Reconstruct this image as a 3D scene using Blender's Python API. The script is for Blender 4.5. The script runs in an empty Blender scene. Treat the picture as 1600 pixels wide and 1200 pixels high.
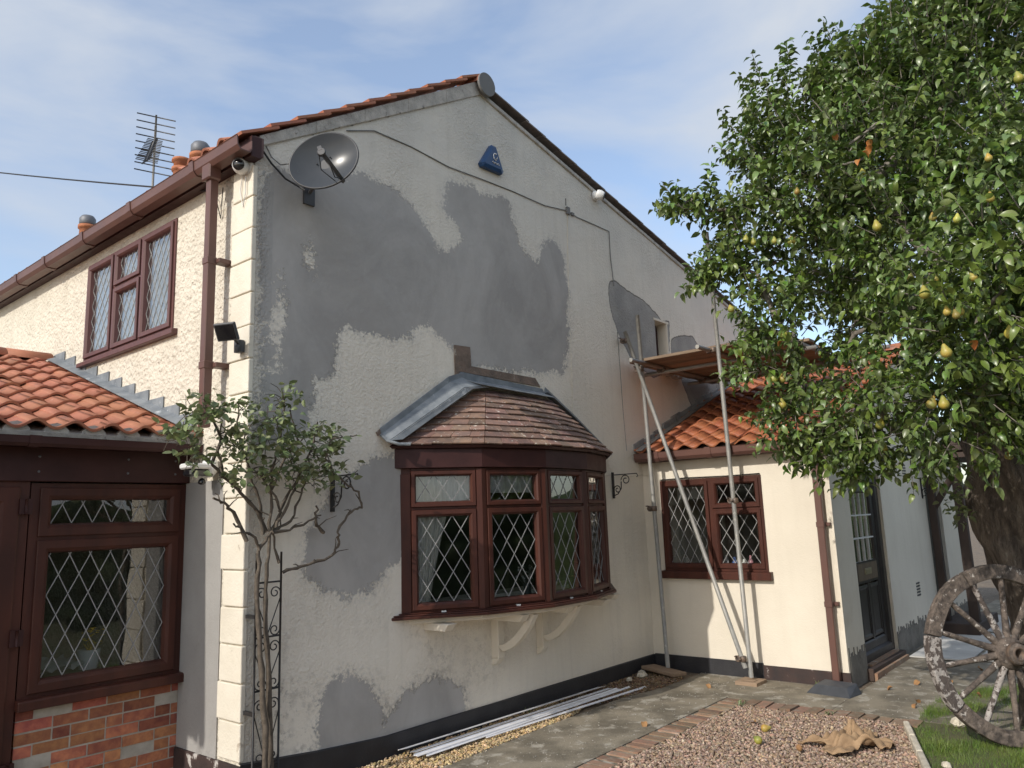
import bpy, math, random
import numpy as np
from mathutils import Vector, Matrix
random.seed(7); rng = np.random.default_rng(7)
S = bpy.context.scene
# ---------------------------------------------------------------- camera
CAMP = Vector((-2.9624, -4.9042, 1.79))
cr, cu, cf = Vector((.643460, -.764678, -.035026)), Vector((-.109905, -.137573, .984375)), Vector((.757548, .629557, .172565))
cam = bpy.data.objects.new('camera', bpy.data.cameras.new('camera')); S.collection.objects.link(cam)
cam.matrix_world = Matrix(((cr.x, cu.x, -cf.x, CAMP.x), (cr.y, cu.y, -cf.y, CAMP.y), (cr.z, cu.z, -cf.z, CAMP.z), (0, 0, 0, 1)))
cam.data.sensor_width = 36; cam.data.lens = 36*1201.1/1600; cam.data.clip_start = .05; cam.data.clip_end = 900
S.camera = cam
# ---------------------------------------------------------------- light
SUN = Vector((-1, .036, .62)).normalized()
SUN_EL, SUN_ROT = math.asin(SUN.z), math.atan2(SUN.x, SUN.y)
EXPOSURE, SUN_POWER, SKY = 0.71, 2.0, .15
W = bpy.data.worlds.new('World'); S.world = W; W.use_nodes = True
nt = W.node_tree; nt.nodes.clear()
def N(t, tree=None, **kw):
    n = (tree or nt).nodes.new(t)
    for k, v in kw.items(): setattr(n, k, v)
    return n
sky = N('ShaderNodeTexSky', sky_type='NISHITA', sun_disc=False, sun_elevation=SUN_EL, sun_rotation=SUN_ROT, air_density=1.0, dust_density=1.5, ozone_density=1.2)
tc = N('ShaderNodeTexCoord'); mp = N('ShaderNodeMapping'); mp.inputs['Scale'].default_value = (1.0, 1.5, 3.2); mp.inputs['Rotation'].default_value = (.5, .25, .6)
n1 = N('ShaderNodeTexNoise'); n1.inputs['Scale'].default_value = 1.7; n1.inputs['Detail'].default_value = 6; n1.inputs['Roughness'].default_value = .52; n1.inputs['Distortion'].default_value = .5
r1 = N('ShaderNodeValToRGB'); r1.color_ramp.elements[0].position = .36; r1.color_ramp.elements[1].position = .64
r1.color_ramp.elements[0].color = (.20, .20, .20, 1); r1.color_ramp.elements[1].color = (1, 1, 1, 1)
mx = N('ShaderNodeMix', data_type='RGBA'); mx.inputs['B'].default_value = (2.62, 2.84, 3.18, 1)
bg = N('ShaderNodeBackground'); bg.inputs['Strength'].default_value = SKY; wo = N('ShaderNodeOutputWorld')
L = nt.links.new
L(tc.outputs['Generated'], mp.inputs['Vector']); L(mp.outputs['Vector'], n1.inputs['Vector']); L(n1.outputs['Fac'], r1.inputs['Fac'])
L(r1.outputs['Color'], mx.inputs['Factor']); L(sky.outputs['Color'], mx.inputs['A']); L(mx.outputs['Result'], bg.inputs['Color']); L(bg.outputs['Background'], wo.inputs['Surface'])
sl = bpy.data.lights.new('sun', 'SUN'); sl.energy = SUN_POWER; sl.angle = math.radians(.6); sl.color = (1, .94, .85)
so = bpy.data.objects.new('sun', sl); S.collection.objects.link(so); so.rotation_euler = SUN.to_track_quat('Z', 'Y').to_euler()
vs = S.view_settings; vs.view_transform = 'Standard'; vs.look = 'None'; vs.exposure = EXPOSURE; vs.gamma = 1; vs.use_curve_mapping = False
S.render.engine = 'CYCLES'; S.cycles.max_bounces = 6; S.cycles.transparent_max_bounces = 12
# ---------------------------------------------------------------- materials
def M(name, c1, c2=None, scale=6, detail=6, rough=.8, bumps=(), metal=0, rnd=0, spots=None, spots2=None, spec=.5, stretch=None, hue=0, trans=0, coat=0, ramp=(.35, .65), streak=None, island=0):
    m = bpy.data.materials.new(name); m.use_nodes = True; t = m.node_tree; b = t.nodes['Principled BSDF']; l = t.links.new
    g = N('ShaderNodeNewGeometry', t); pos = g.outputs['Position']
    if rnd or hue:
        oi = N('ShaderNodeObjectInfo', t); w = N('ShaderNodeVectorMath', t, operation='MULTIPLY_ADD'); w.inputs[1].default_value = (1, 1, 1)
        sc = N('ShaderNodeVectorMath', t, operation='SCALE'); sc.inputs[0].default_value = (37, 91, 53); l(oi.outputs['Random'], sc.inputs['Scale'])
        l(pos, w.inputs[0]); l(sc.outputs[0], w.inputs[2]); pos = w.outputs[0]
    if stretch:
        q = N('ShaderNodeMapping', t); q.inputs['Scale'].default_value = stretch; l(pos, q.inputs['Vector']); pos = q.outputs['Vector']
    def noise(s, d=6, r=.55):
        n = N('ShaderNodeTexNoise', t); n.inputs['Scale'].default_value = s; n.inputs['Detail'].default_value = d; n.inputs['Roughness'].default_value = r; l(pos, n.inputs['Vector']); return n.outputs['Fac']
    def ramp_(f, a, z):
        r = N('ShaderNodeMapRange', t); r.inputs['From Min'].default_value = a; r.inputs['From Max'].default_value = z; l(f, r.inputs['Value']); return r.outputs['Result']
    def mixc(f, a, c):
        x = N('ShaderNodeMix', t, data_type='RGBA'); l(f, x.inputs['Factor'])
        if isinstance(a, tuple): x.inputs['A'].default_value = (*a, 1)
        else: l(a, x.inputs['A'])
        x.inputs['B'].default_value = (*c, 1); return x.outputs['Result']
    col = c1
    if c2: col = mixc(ramp_(noise(scale, detail), *ramp), c1, c2)
    for sp in (spots, spots2):
        if sp: col = mixc(ramp_(noise(sp[1], 8, .65), sp[2], sp[2]+sp[3]), col, sp[0])
    if streak:   # (colour, strength) vertical weather streaks
        q = N('ShaderNodeMapping', t); q.inputs['Scale'].default_value = (6, 6, .5); l(g.outputs['Position'], q.inputs['Vector'])
        n = N('ShaderNodeTexNoise', t); n.inputs['Scale'].default_value = 1.6; n.inputs['Detail'].default_value = 7; l(q.outputs['Vector'], n.inputs['Vector'])
        f = ramp_(n.outputs['Fac'], .5, .8); mm = N('ShaderNodeMath', t, operation='MULTIPLY'); mm.inputs[1].default_value = streak[1]; l(f, mm.inputs[0]); col = mixc(mm.outputs[0], col, streak[0])
    if island:
        h = N('ShaderNodeHueSaturation', t); l(col, h.inputs['Color'])
        r = N('ShaderNodeMapRange', t); r.inputs['To Min'].default_value = 1-island; r.inputs['To Max'].default_value = 1+island; l(g.outputs['Random Per Island'], r.inputs['Value']); l(r.outputs['Result'], h.inputs['Value'])
        w_ = N('ShaderNodeTexWhiteNoise', t, noise_dimensions='1D'); l(g.outputs['Random Per Island'], w_.inputs['W'])
        r = N('ShaderNodeMapRange', t); r.inputs['To Min'].default_value = .5-island*.055; r.inputs['To Max'].default_value = .5+island*.055; l(w_.outputs['Value'], r.inputs['Value']); l(r.outputs['Result'], h.inputs['Hue'])
        w2 = N('ShaderNodeTexWhiteNoise', t, noise_dimensions='1D'); ad = N('ShaderNodeMath', t, operation='ADD'); ad.inputs[1].default_value = .37; l(g.outputs['Random Per Island'], ad.inputs[0]); l(ad.outputs[0], w2.inputs['W'])
        r = N('ShaderNodeMapRange', t); r.inputs['To Min'].default_value = 1-island*.3; r.inputs['To Max'].default_value = 1+island*.6; l(w2.outputs['Value'], r.inputs['Value']); l(r.outputs['Result'], h.inputs['Saturation']); col = h.outputs['Color']
    if rnd or hue:
        h = N('ShaderNodeHueSaturation', t)
        if isinstance(col, tuple): h.inputs['Color'].default_value = (*col, 1)
        else: l(col, h.inputs['Color'])
        r = N('ShaderNodeMapRange', t); r.inputs['To Min'].default_value = 1-rnd; r.inputs['To Max'].default_value = 1+rnd; l(oi.outputs['Random'], r.inputs['Value']); l(r.outputs['Result'], h.inputs['Value'])
        if hue:
            fr = N('ShaderNodeMath', t, operation='FRACT'); mu = N('ShaderNodeMath', t, operation='MULTIPLY'); mu.inputs[1].default_value = 17.31
            l(oi.outputs['Random'], mu.inputs[0]); l(mu.outputs[0], fr.inputs[0])
            r = N('ShaderNodeMapRange', t); r.inputs['To Min'].default_value = .5-hue; r.inputs['To Max'].default_value = .5+hue; l(fr.outputs[0], r.inputs['Value']); l(r.outputs['Result'], h.inputs['Hue'])
        col = h.outputs['Color']
    if isinstance(col, tuple): b.inputs['Base Color'].default_value = (*col, 1)
    else: l(col, b.inputs['Base Color'])
    b.inputs['Metallic'].default_value = metal; b.inputs['Specular IOR Level'].default_value = spec
    rr = N('ShaderNodeMapRange', t); rr.inputs['To Min'].default_value = max(.02, rough*.75); rr.inputs['To Max'].default_value = min(1, rough*1.25); l(noise(max(scale*2, 8), 4), rr.inputs['Value']); l(rr.outputs['Result'], b.inputs['Roughness'])
    prev = None
    for (bs, dist, *k) in bumps:
        if k and k[0] == 'v':
            n = N('ShaderNodeTexVoronoi', t, feature='SMOOTH_F1'); n.inputs['Scale'].default_value = bs; l(pos, n.inputs['Vector']); f = n.outputs['Distance']
        else: f = noise(bs, 5, .6)
        bp = N('ShaderNodeBump', t); bp.inputs['Strength'].default_value = 1; bp.inputs['Distance'].default_value = dist; l(f, bp.inputs['Height'])
        if prev: l(prev, bp.inputs['Normal'])
        prev = bp.outputs['Normal']
    if prev: l(prev, b.inputs['Normal'])
    if coat: b.inputs['Coat Weight'].default_value = coat; b.inputs['Coat Roughness'].default_value = .2
    if trans:
        o = t.nodes['Material Output']; tl = N('ShaderNodeBsdfTranslucent', t); ms = N('ShaderNodeMixShader', t); ms.inputs[0].default_value = trans
        if isinstance(col, tuple): tl.inputs['Color'].default_value = (*col, 1)
        else: l(col, tl.inputs['Color'])
        l(b.outputs[0], ms.inputs[1]); l(tl.outputs[0], ms.inputs[2]); l(ms.outputs[0], o.inputs['Surface'])
    return m
m_cream = M('smooth_cream_render', (.76, .70, .59), (.70, .64, .535), 1.3, rough=.85, bumps=((70, .0022), (9, .004)), spots=((.60, .52, .39), 1.1, .60, .2), streak=((.42, .36, .27), .12))
m_dash = M('rough_cast_render', (.73, .675, .565), (.66, .605, .50), 3, rough=.9, bumps=((34, .014, 'v'), (20, .026), (5, .015)), spots=((.50, .44, .33), 2.2, .63, .1), streak=((.42, .36, .27), .3))
m_quoin = M('painted_quoin', (.735, .685, .58), (.68, .625, .52), 4, rough=.85, bumps=((60, .003), (8, .008)), spots=((.45, .39, .31), 7, .66, .06), rnd=.04)
m_wood = M('mahogany_frame', (.080, .026, .017), (.050, .018, .013), 9, rough=.45, stretch=(1, 1, .25), bumps=((90, .0004),), spec=.3)
m_woodd = M('dark_mahogany', (.055, .020, .018), (.038, .014, .013), 5, rough=.5, spec=.3, bumps=((60, .0006),), spots=((.12, .05, .04), 6, .66, .1))
m_plastic = M('brown_plastic', (.135, .065, .050), (.11, .055, .045), 3, rough=.45, spots=((.2, .14, .11), 5, .68, .1), bumps=((40, .0004),))
m_lead = M('sheet_lead', (.15, .17, .19), (.26, .28, .295), 7, rough=.75, metal=.1, spots=((.55, .58, .6), 9, .62, .1), bumps=((14, .006),))
m_came = M('lead_came', (.31, .31, .30), (.22, .22, .22), 14, rough=.5)
m_clay = M('new_clay_tile', (.43, .17, .095), (.37, .145, .085), 5, rough=.7, rnd=.07, hue=.006, bumps=((90, .0015), (12, .003)), spots=((.22, .11, .08), 6, .58, .14), spots2=((.50, .42, .34), 22, .66, .05))
m_clay2 = M('bright_clay_pantile', (.42, .15, .07), (.34, .12, .06), 5, rough=.5, rnd=.09, hue=.006, bumps=((80, .0015), (12, .003)), spots=((.20, .085, .055), 6, .57, .14), spots2=((.46, .38, .30), 22, .67, .05))
m_oldclay = M('weathered_clay_tile', (.27, .16, .115), (.17, .115, .095), 11, rough=.9, rnd=.28, hue=.015, bumps=((70, .003), (18, .004)), spots=((.60, .55, .47), 24, .60, .05), spots2=((.13, .10, .085), 6, .6, .12))
m_darktile = M('dark_weathered_tile', (.22, .19, .175), (.15, .13, .12), 9, rough=.9, rnd=.2, bumps=((50, .003),), spots=((.35, .33, .3), 20, .66, .05))
m_mortar = M('pale_mortar', (.52, .49, .44), (.36, .34, .31), 12, rough=.95, bumps=((60, .006), (15, .008)), spots=((.20, .18, .16), 16, .60, .08))
m_joint = M('brick_mortar', (.50, .46, .39), (.38, .34, .28), 12, rough=.95, bumps=((70, .003),))
m_brick = M('orange_red_brick', (.47, .18, .085), (.30, .10, .06), 16, rough=.9, rnd=.42, hue=.018, bumps=((60, .004), (16, .005)), spots=((.12, .08, .08), 7, .66, .06), spots2=((.60, .55, .48), 9, .665, .05))
m_pavebrick = M('worn_paving_brick', (.30, .17, .11), (.22, .16, .11), 12, rough=.95, rnd=.3, hue=.012, bumps=((70, .003),), spots=((.34, .30, .24), 8, .52, .2))
m_plinth = M('black_bitumen_plinth', (.018, .018, .022), (.03, .03, .034), 6, rough=.6, bumps=((50, .004),), spots=((.42, .40, .38), 10, .72, .04))
m_plinth2 = M('worn_black_plinth', (.03, .022, .022), (.06, .035, .03), 6, rough=.75, bumps=((50, .004),), spots=((.5, .47, .44), 6, .60, .05))
m_conc = M('stained_concrete', (.27, .235, .175), (.15, .13, .095), 2.6, rough=.95, bumps=((60, .006), (9, .012)), ramp=(.40, .60), spots=((.38, .35, .29), 5.5, .54, .08), spots2=((.60, .58, .53), 26, .685, .02))
m_earth = M('bare_earth', (.20, .15, .10), (.13, .10, .07), 5, rough=1, bumps=((50, .01),), spots=((.34, .28, .20), 25, .6, .05))
m_turf = M('turf_soil', (.07, .09, .03), (.12, .10, .055), 4, rough=1, bumps=((40, .01),))
m_steel = M('galvanised_tube', (.27, .27, .26), (.35, .34, .31), 12, rough=.55, metal=.3, spots=((.48, .46, .42), 18, .6, .08), spots2=((.26, .22, .18), 9, .7, .06), bumps=((70, .0006),))
m_coupler = M('rusty_steel_fitting', (.13, .11, .10), (.20, .14, .10), 30, rough=.6, metal=.5, bumps=((90, .001),))
m_board = M('scaffold_board', (.30, .215, .145), (.22, .155, .105), 4, rough=.9, rnd=.25, stretch=(6, .6, 6), bumps=((30, .002),), spots=((.16, .12, .09), 4, .62, .1))
m_iron = M('black_wrought_iron', (.012, .012, .014), (.03, .027, .026), 30, rough=.5, bumps=((120, .0006),))
m_bark = M('rose_bark', (.13, .105, .08), (.075, .06, .045), 30, rough=.9, bumps=((80, .003),))
m_trunk = M('pear_tree_bark', (.21, .17, .135), (.075, .06, .05), 14, rough=1, stretch=(1, 1, .28), bumps=((15, .07), (40, .03)), spots=((.30, .26, .21), 20, .60, .08))
m_limb = M('pear_limb_bark', (.26, .235, .20), (.15, .13, .11), 22, rough=.95, bumps=((60, .003),))
m_leaf = M('pear_leaf', (.11, .17, .048), (.16, .215, .07), 3.0, rough=.36, spec=.65, trans=.2, rnd=0, island=.38, spots=((.17, .20, .085), 9, .62, .05), spots2=((.035, .07, .03), 11, .6, .06))
m_leafor = M('rusted_pear_leaf', (.55, .16, .04), (.4, .2, .06), 20, rough=.5, trans=.2)
m_rleaf = M('rose_leaf', (.16, .21, .095), (.22, .25, .13), 9, rough=.5, trans=.2, island=.35, spots=((.22, .20, .09), 14, .62, .06))
m_pear = M('ripe_pear_skin', (.42, .30, .06), (.24, .27, .07), 12, rough=.45, rnd=.25, hue=.03, spots=((.5, .22, .05), 14, .62, .12))
m_stem = M('fruit_stalk', (.10, .07, .03), rough=.8)
m_alarm = M('blue_plastic', (.012, .062, .17), (.012, .05, .14), 8, rough=.35, spec=.5)
m_white = M('white_plastic', (.74, .74, .72), (.66, .66, .65), 10, rough=.35)
m_whitem = M('white_coated_bead', (.84, .84, .86), (.76, .76, .78), 8, rough=.4, spots=((.35, .32, .28), 12, .68, .08))
m_grey = M('dark_grey_plastic', (.045, .048, .052), (.06, .06, .064), 10, rough=.45)
m_dish = M('grey_painted_dish', (.058, .064, .072), (.05, .056, .064), 5, rough=.25, metal=0, spec=.22, coat=.0)
m_lens = M('dark_lens', (.01, .01, .012), rough=.08, spec=.8)
m_splash = M('slate_grey_moulding', (.038, .043, .052), (.055, .06, .07), 14, rough=.6, bumps=((90, .0012),))
m_cable = M('grey_cable', (.16, .16, .155), rough=.7)
m_black = M('black_rubber', (.015, .015, .016), rough=.6)
m_pot = M('terracotta', (.46, .17, .07), (.34, .13, .07), 9, rough=.85, bumps=((60, .003),), spots=((.2, .15, .12), 8, .66, .1))
m_cage = M('zinc_wire', (.16, .165, .18), rough=.55, metal=.4)
m_bag = M('tan_cloth', (.36, .24, .135), (.28, .18, .10), 14, rough=.85, bumps=((60, .003), (14, .01)))
m_wheel = M('weathered_wheel_wood', (.17, .135, .11), (.055, .044, .038), 20, rough=.9, bumps=((28, .014), (90, .005)), spots=((.46, .42, .38), 17, .60, .04), spots2=((.20, .165, .14), 15, .60, .06))
m_wheelw = M('flaking_white_paint_wood', (.44, .41, .38), (.26, .23, .21), 24, rough=.9, bumps=((28, .014), (90, .005)), spots=((.085, .068, .06), 17, .47, .03))
m_porchwall = M('pale_porch_wall', (.62, .57, .48), (.54, .50, .43), 3, rough=.9)
m_room = M('dim_room_wall', (.26, .235, .20), (.20, .18, .16), 3, rough=.9)
m_net = M('net_curtain', (.84, .84, .80), (.76, .76, .72), 8, rough=.95, trans=.45)
m_timber = M('dark_stained_timber', (.045, .030, .024), (.07, .045, .035), 8, rough=.7, stretch=(1, 1, .3), bumps=((40, .004),))
m_doorb = M('black_brown_door', (.022, .018, .018), (.032, .026, .024), 8, rough=.4)
m_dooro = M('brown_door_panel', (.16, .115, .075), (.12, .085, .06), 8, rough=.45, stretch=(1, 1, .25))
m_brass = M('aged_brass', (.42, .36, .24), rough=.4, metal=.8)
m_slab = M('pale_sheet', (.62, .61, .58), (.50, .49, .46), 3, rough=.9, bumps=((30, .003),), spots=((.34, .30, .25), 6, .62, .1))
m_stone = M('pale_stone', (.60, .55, .45), (.46, .41, .32), 12, rough=.9, rnd=.2, bumps=((40, .008),))
m_gyel = M('yellow_pea_gravel', (.56, .42, .24), (.40, .29, .16), 60, detail=1, island=.35, rough=.85, ramp=(.4, .6), spots=((.68, .58, .42), 47, .58, .03), spots2=((.26, .19, .12), 55, .6, .03))
m_gpink = M('pinkish_brown_gravel', (.37, .27, .20), (.26, .19, .145), 55, detail=1, island=.45, rough=.9, ramp=(.4, .6), spots=((.52, .43, .35), 45, .58, .03), spots2=((.16, .11, .085), 61, .6, .03))
m_gdark = M('leafy_brown_gravel', (.24, .165, .10), (.15, .10, .065), 55, detail=1, island=.5, rough=.95, ramp=(.4, .6), spots=((.46, .40, .30), 45, .62, .03))
m_grass = M('lawn_grass', (.12, .21, .04), (.20, .26, .07), 6, rough=.55, trans=.3, island=.3, spots=((.26, .26, .09), 5, .6, .12))
m_dead = M('dead_leaf', (.36, .20, .08), (.25, .13, .06), 20, rough=.8)
m_hedge = M('hedge_green', (.04, .065, .025), (.06, .09, .03), 6, rough=.9, bumps=((8, .1),))
def glassmat(name, ior=1.5, tint=(.95, .97, .96), boost=1.0):
    m = bpy.data.materials.new(name); m.use_nodes = True; t = m.node_tree; t.nodes.clear(); l = t.links.new
    o = N('ShaderNodeOutputMaterial', t); fr = N('ShaderNodeFresnel', t); fr.inputs['IOR'].default_value = ior
    mu = N('ShaderNodeMath', t, operation='MULTIPLY'); mu.inputs[1].default_value = boost; mu.use_clamp = True
    gl = N('ShaderNodeBsdfGlossy', t); gl.inputs['Roughness'].default_value = .015
    g = N('ShaderNodeNewGeometry', t); nz = N('ShaderNodeTexNoise', t); nz.inputs['Scale'].default_value = 2.2; nz.inputs['Detail'].default_value = 1; l(g.outputs['Position'], nz.inputs['Vector'])
    bp = N('ShaderNodeBump', t); bp.inputs['Distance'].default_value = .006; l(nz.outputs['Fac'], bp.inputs['Height']); l(bp.outputs['Normal'], gl.inputs['Normal'])
    tr = N('ShaderNodeBsdfTransparent', t); tr.inputs['Color'].default_value = (*tint, 1); ms = N('ShaderNodeMixShader', t)
    l(fr.outputs[0], mu.inputs[0]); l(mu.outputs[0], ms.inputs[0]); l(tr.outputs[0], ms.inputs[1]); l(gl.outputs[0], ms.inputs[2]); l(ms.outputs[0], o.inputs['Surface'])
    return m
m_glass = glassmat('window_glass', boost=3.5)
# ---------------------------------------------------------------- mesh helpers
V = Vector
class MB:
    def __init__(s): s.v = []; s.f = []; s.sm = []
    def quad(s, a, b, c, d):
        n = len(s.v); s.v += [tuple(a), tuple(b), tuple(c), tuple(d)]; s.f.append((n, n+1, n+2, n+3)); s.sm.append(False)
    def raw(s, vs, fs, smooth=False):
        n = len(s.v); s.v += [tuple(p) for p in vs]; s.f += [tuple(i+n for i in f) for f in fs]; s.sm += [smooth]*len(fs); return s
    def hexa(s, p, smooth=False):      # 8 points: bottom ring 0-3, top ring 4-7
        return s.raw(p, [(3, 2, 1, 0), (4, 5, 6, 7), (0, 1, 5, 4), (1, 2, 6, 5), (2, 3, 7, 6), (3, 0, 4, 7)], smooth)
    def box(s, x0, x1, y0, y1, z0, z1):
        return s.hexa([(x0, y0, z0), (x1, y0, z0), (x1, y1, z0), (x0, y1, z0), (x0, y0, z1), (x1, y0, z1), (x1, y1, z1), (x0, y1, z1)])
    def bar(s, a, b, w, h, up=(0, 0, 1)):   # rectangular bar from a to b
        a, b = V(a), V(b); d = (b-a).normalized(); r = d.cross(V(up))
        if r.length < 1e-4: r = d.cross(V((0, 1, 0)))
        r.normalize(); u = r.cross(d); r *= w/2; u *= h/2
        return s.hexa([a-r-u, a+r-u, a+r+u, a-r+u, b-r-u, b+r-u, b+r+u, b-r+u])
    def tube(s, pts, r, n=8, cap=True, smooth=True):
        pts = [V(p) for p in pts]; k = len(pts); rs = r if hasattr(r, '__len__') else [r]*k
        base = len(s.v); ref = None
        for i, p in enumerate(pts):
            d = (pts[min(i+1, k-1)]-pts[max(i-1, 0)]).normalized()
            if ref is None: ref = V((0, 0, 1)) if abs(d.z) < .9 else V((1, 0, 0))
            x = d.cross(ref).normalized(); y = d.cross(x); ref = x.cross(d)
            for j in range(n):
                a = 2*math.pi*j/n; s.v.append(tuple(p + x*math.cos(a)*rs[i] + y*math.sin(a)*rs[i]))
        for i in range(k-1):
            for j in range(n):
                a = base+i*n+j; b = base+i*n+(j+1) % n; s.f.append((a, b, b+n, a+n)); s.sm.append(smooth)
        if cap:
            s.f.append(tuple(base+j for j in range(n))); s.sm.append(False); s.f.append(tuple(base+(k-1)*n+j for j in reversed(range(n)))); s.sm.append(False)
        return s
    def lathe(s, prof, n=20, mat=None, smooth=True, cap=True):   # prof (r, z)
        base = len(s.v)
        for r, z in prof:
            for j in range(n):
                a = 2*math.pi*j/n; p = V((r*math.cos(a), r*math.sin(a), z)); s.v.append(tuple(mat @ p if mat else p))
        for i in range(len(prof)-1):
            for j in range(n):
                a = base+i*n+j; b = base+i*n+(j+1) % n; s.f.append((a, b, b+n, a+n)); s.sm.append(smooth)
        if cap:
            s.f.append(tuple(base+j for j in reversed(range(n)))); s.sm.append(False); s.f.append(tuple(base+(len(prof)-1)*n+j for j in range(n))); s.sm.append(False)
        return s
    def prism(s, poly, off):         # polygon (3-D points) pushed along off
        off = V(off); k = len(poly); a = [V(p) for p in poly]; b = [p+off for p in a]
        return s.raw(a+b, [tuple(reversed(range(k))), tuple(range(k, 2*k))]+[(i, (i+1) % k, k+(i+1) % k, k+i) for i in range(k)])
    def mesh(s, name, org=(0, 0, 0)):
        me = bpy.data.meshes.new(name); o = V(org)
        me.from_pydata([(p[0]-o[0], p[1]-o[1], p[2]-o[2]) for p in s.v], [], s.f); me.polygons.foreach_set('use_smooth', s.sm)
        return me
def worg(p):
    o = V((0, 0, 0))
    while p is not None: o = o+p.location; p = p.parent
    return o
def link(name, me, parent=None, loc=(0, 0, 0)):
    o = bpy.data.objects.new(name, me); S.collection.objects.link(o); o.parent = parent; o.location = loc; return o
def tag(o, label=None, cat=None, group=None, kind=None):
    if label: o['label'] = label
    if cat: o['category'] = cat
    if group: o['group'] = group
    if kind: o['kind'] = kind
    return o
def obj(name, mb, mat, parent=None, bevel=0, seg=1, loc=None):
    # world-coordinate mesh linked under parent (parent chain carries no rotation)
    org = V(loc) if loc is not None else (worg(parent) if parent else V((0, 0, 0)))
    me = mb.mesh(name, org)
    for m in (mat if isinstance(mat, (list, tuple)) else [mat]): me.materials.append(m)
    o = link(name, me, parent, org-(worg(parent) if parent else V((0, 0, 0))))
    if bevel:
        b = o.modifiers.new('bevel', 'BEVEL'); b.width = bevel; b.segments = seg; b.limit_method = 'ANGLE'; b.angle_limit = math.radians(40)
    return o
def piece(name, me, parent, M4):     # shared mesh placed by a world matrix
    o = bpy.data.objects.new(name, me); S.collection.objects.link(o); o.parent = parent
    o.matrix_basis = Matrix.Translation(-worg(parent)) @ M4; return o
def thing(name, label, cat, loc=(0, 0, 0), group=None):
    return tag(link(name, None, None, loc), label, cat, group)
def axes(o, x, y, z):
    x, y, z = V(x), V(y), V(z); return Matrix(((x.x, y.x, z.x, o[0]), (x.y, y.y, z.y, o[1]), (x.z, y.z, z.z, o[2]), (0, 0, 0, 1)))
def npmesh(name, verts, faces, mat, parent=None, smooth=False, matidx=None):
    # verts (n,3), faces (m,k) all the same k
    me = bpy.data.meshes.new(name); org = worg(parent) if parent else V((0, 0, 0))
    verts = np.asarray(verts, dtype=np.float32)-np.array(org, dtype=np.float32); faces = np.asarray(faces, dtype=np.int32); k = faces.shape[1]
    me.vertices.add(len(verts)); me.vertices.foreach_set('co', verts.ravel()); me.loops.add(faces.size); me.loops.foreach_set('vertex_index', faces.ravel())
    me.polygons.add(len(faces)); me.polygons.foreach_set('loop_start', np.arange(0, faces.size, k, dtype=np.int32)); me.polygons.foreach_set('loop_total', np.full(len(faces), k, dtype=np.int32))
    if smooth: me.polygons.foreach_set('use_smooth', np.ones(len(faces), dtype=bool))
    me.update(calc_edges=True); me.validate()
    for m in (mat if isinstance(mat, (list, tuple)) else [mat]): me.materials.append(m)
    return link(name, me, parent)
def scatter(protos, pos, rots, scl):
    # protos list of (verts, faces); returns merged arrays
    vs, fs, n = [], [], 0
    pick = rng.integers(0, len(protos), len(pos))
    for i, (pv, pf) in enumerate(protos):
        idx = np.nonzero(pick == i)[0]
        if not len(idx): continue
        R = rots[idx]; P = np.einsum('nij,kj->nki', R, pv)*scl[idx][:, None, None] + pos[idx][:, None, :]
        vs.append(P.reshape(-1, 3)); f = pf[None]+(np.arange(len(idx))*len(pv))[:, None, None]+n
        fs.append(f.reshape(-1, pf.shape[1])); n += len(idx)*len(pv)
    return np.concatenate(vs), np.concatenate(fs)
def rotmats(n, yaw=None, tilt=1.0):
    a = rng.uniform(0, 2*np.pi, n) if yaw is None else yaw; b = rng.normal(0, tilt, n); c = rng.normal(0, tilt, n)
    ca, sa, cb, sb, cc, sc = np.cos(a), np.sin(a), np.cos(b), np.sin(b), np.cos(c), np.sin(c); Z = np.zeros(n); O = np.ones(n)
    Rz = np.stack([np.stack([ca, -sa, Z], 1), np.stack([sa, ca, Z], 1), np.stack([Z, Z, O], 1)], 1)
    Rx = np.stack([np.stack([O, Z, Z], 1), np.stack([Z, cb, -sb], 1), np.stack([Z, sb, cb], 1)], 1)
    Ry = np.stack([np.stack([cc, Z, sc], 1), np.stack([Z, O, Z], 1), np.stack([-sc, Z, cc], 1)], 1)
    return Rz @ Rx @ Ry
def inpoly(x, y, P):
    P = np.asarray(P); c = np.zeros(np.shape(x), bool); j = len(P)-1
    for i in range(len(P)):
        xi, yi, xj, yj = *P[i], *P[j]
        if yi != yj: c ^= ((yi > y) != (yj > y)) & (x < (xj-xi)*(y-yi)/(yj-yi)+xi)
        j = i
    return c
def sdist(x, y, P):      # signed distance, positive inside
    P = np.asarray(P, float); d = np.full(np.shape(x), 1e9)
    for i in range(len(P)):
        a = P[i]; b = P[(i+1) % len(P)]; e = b-a; t = np.clip(((x-a[0])*e[0]+(y-a[1])*e[1])/(e@e), 0, 1)
        d = np.minimum(d, np.hypot(x-a[0]-t*e[0], y-a[1]-t*e[1]))
    return np.where(inpoly(x, y, P), d, -d)
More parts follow.
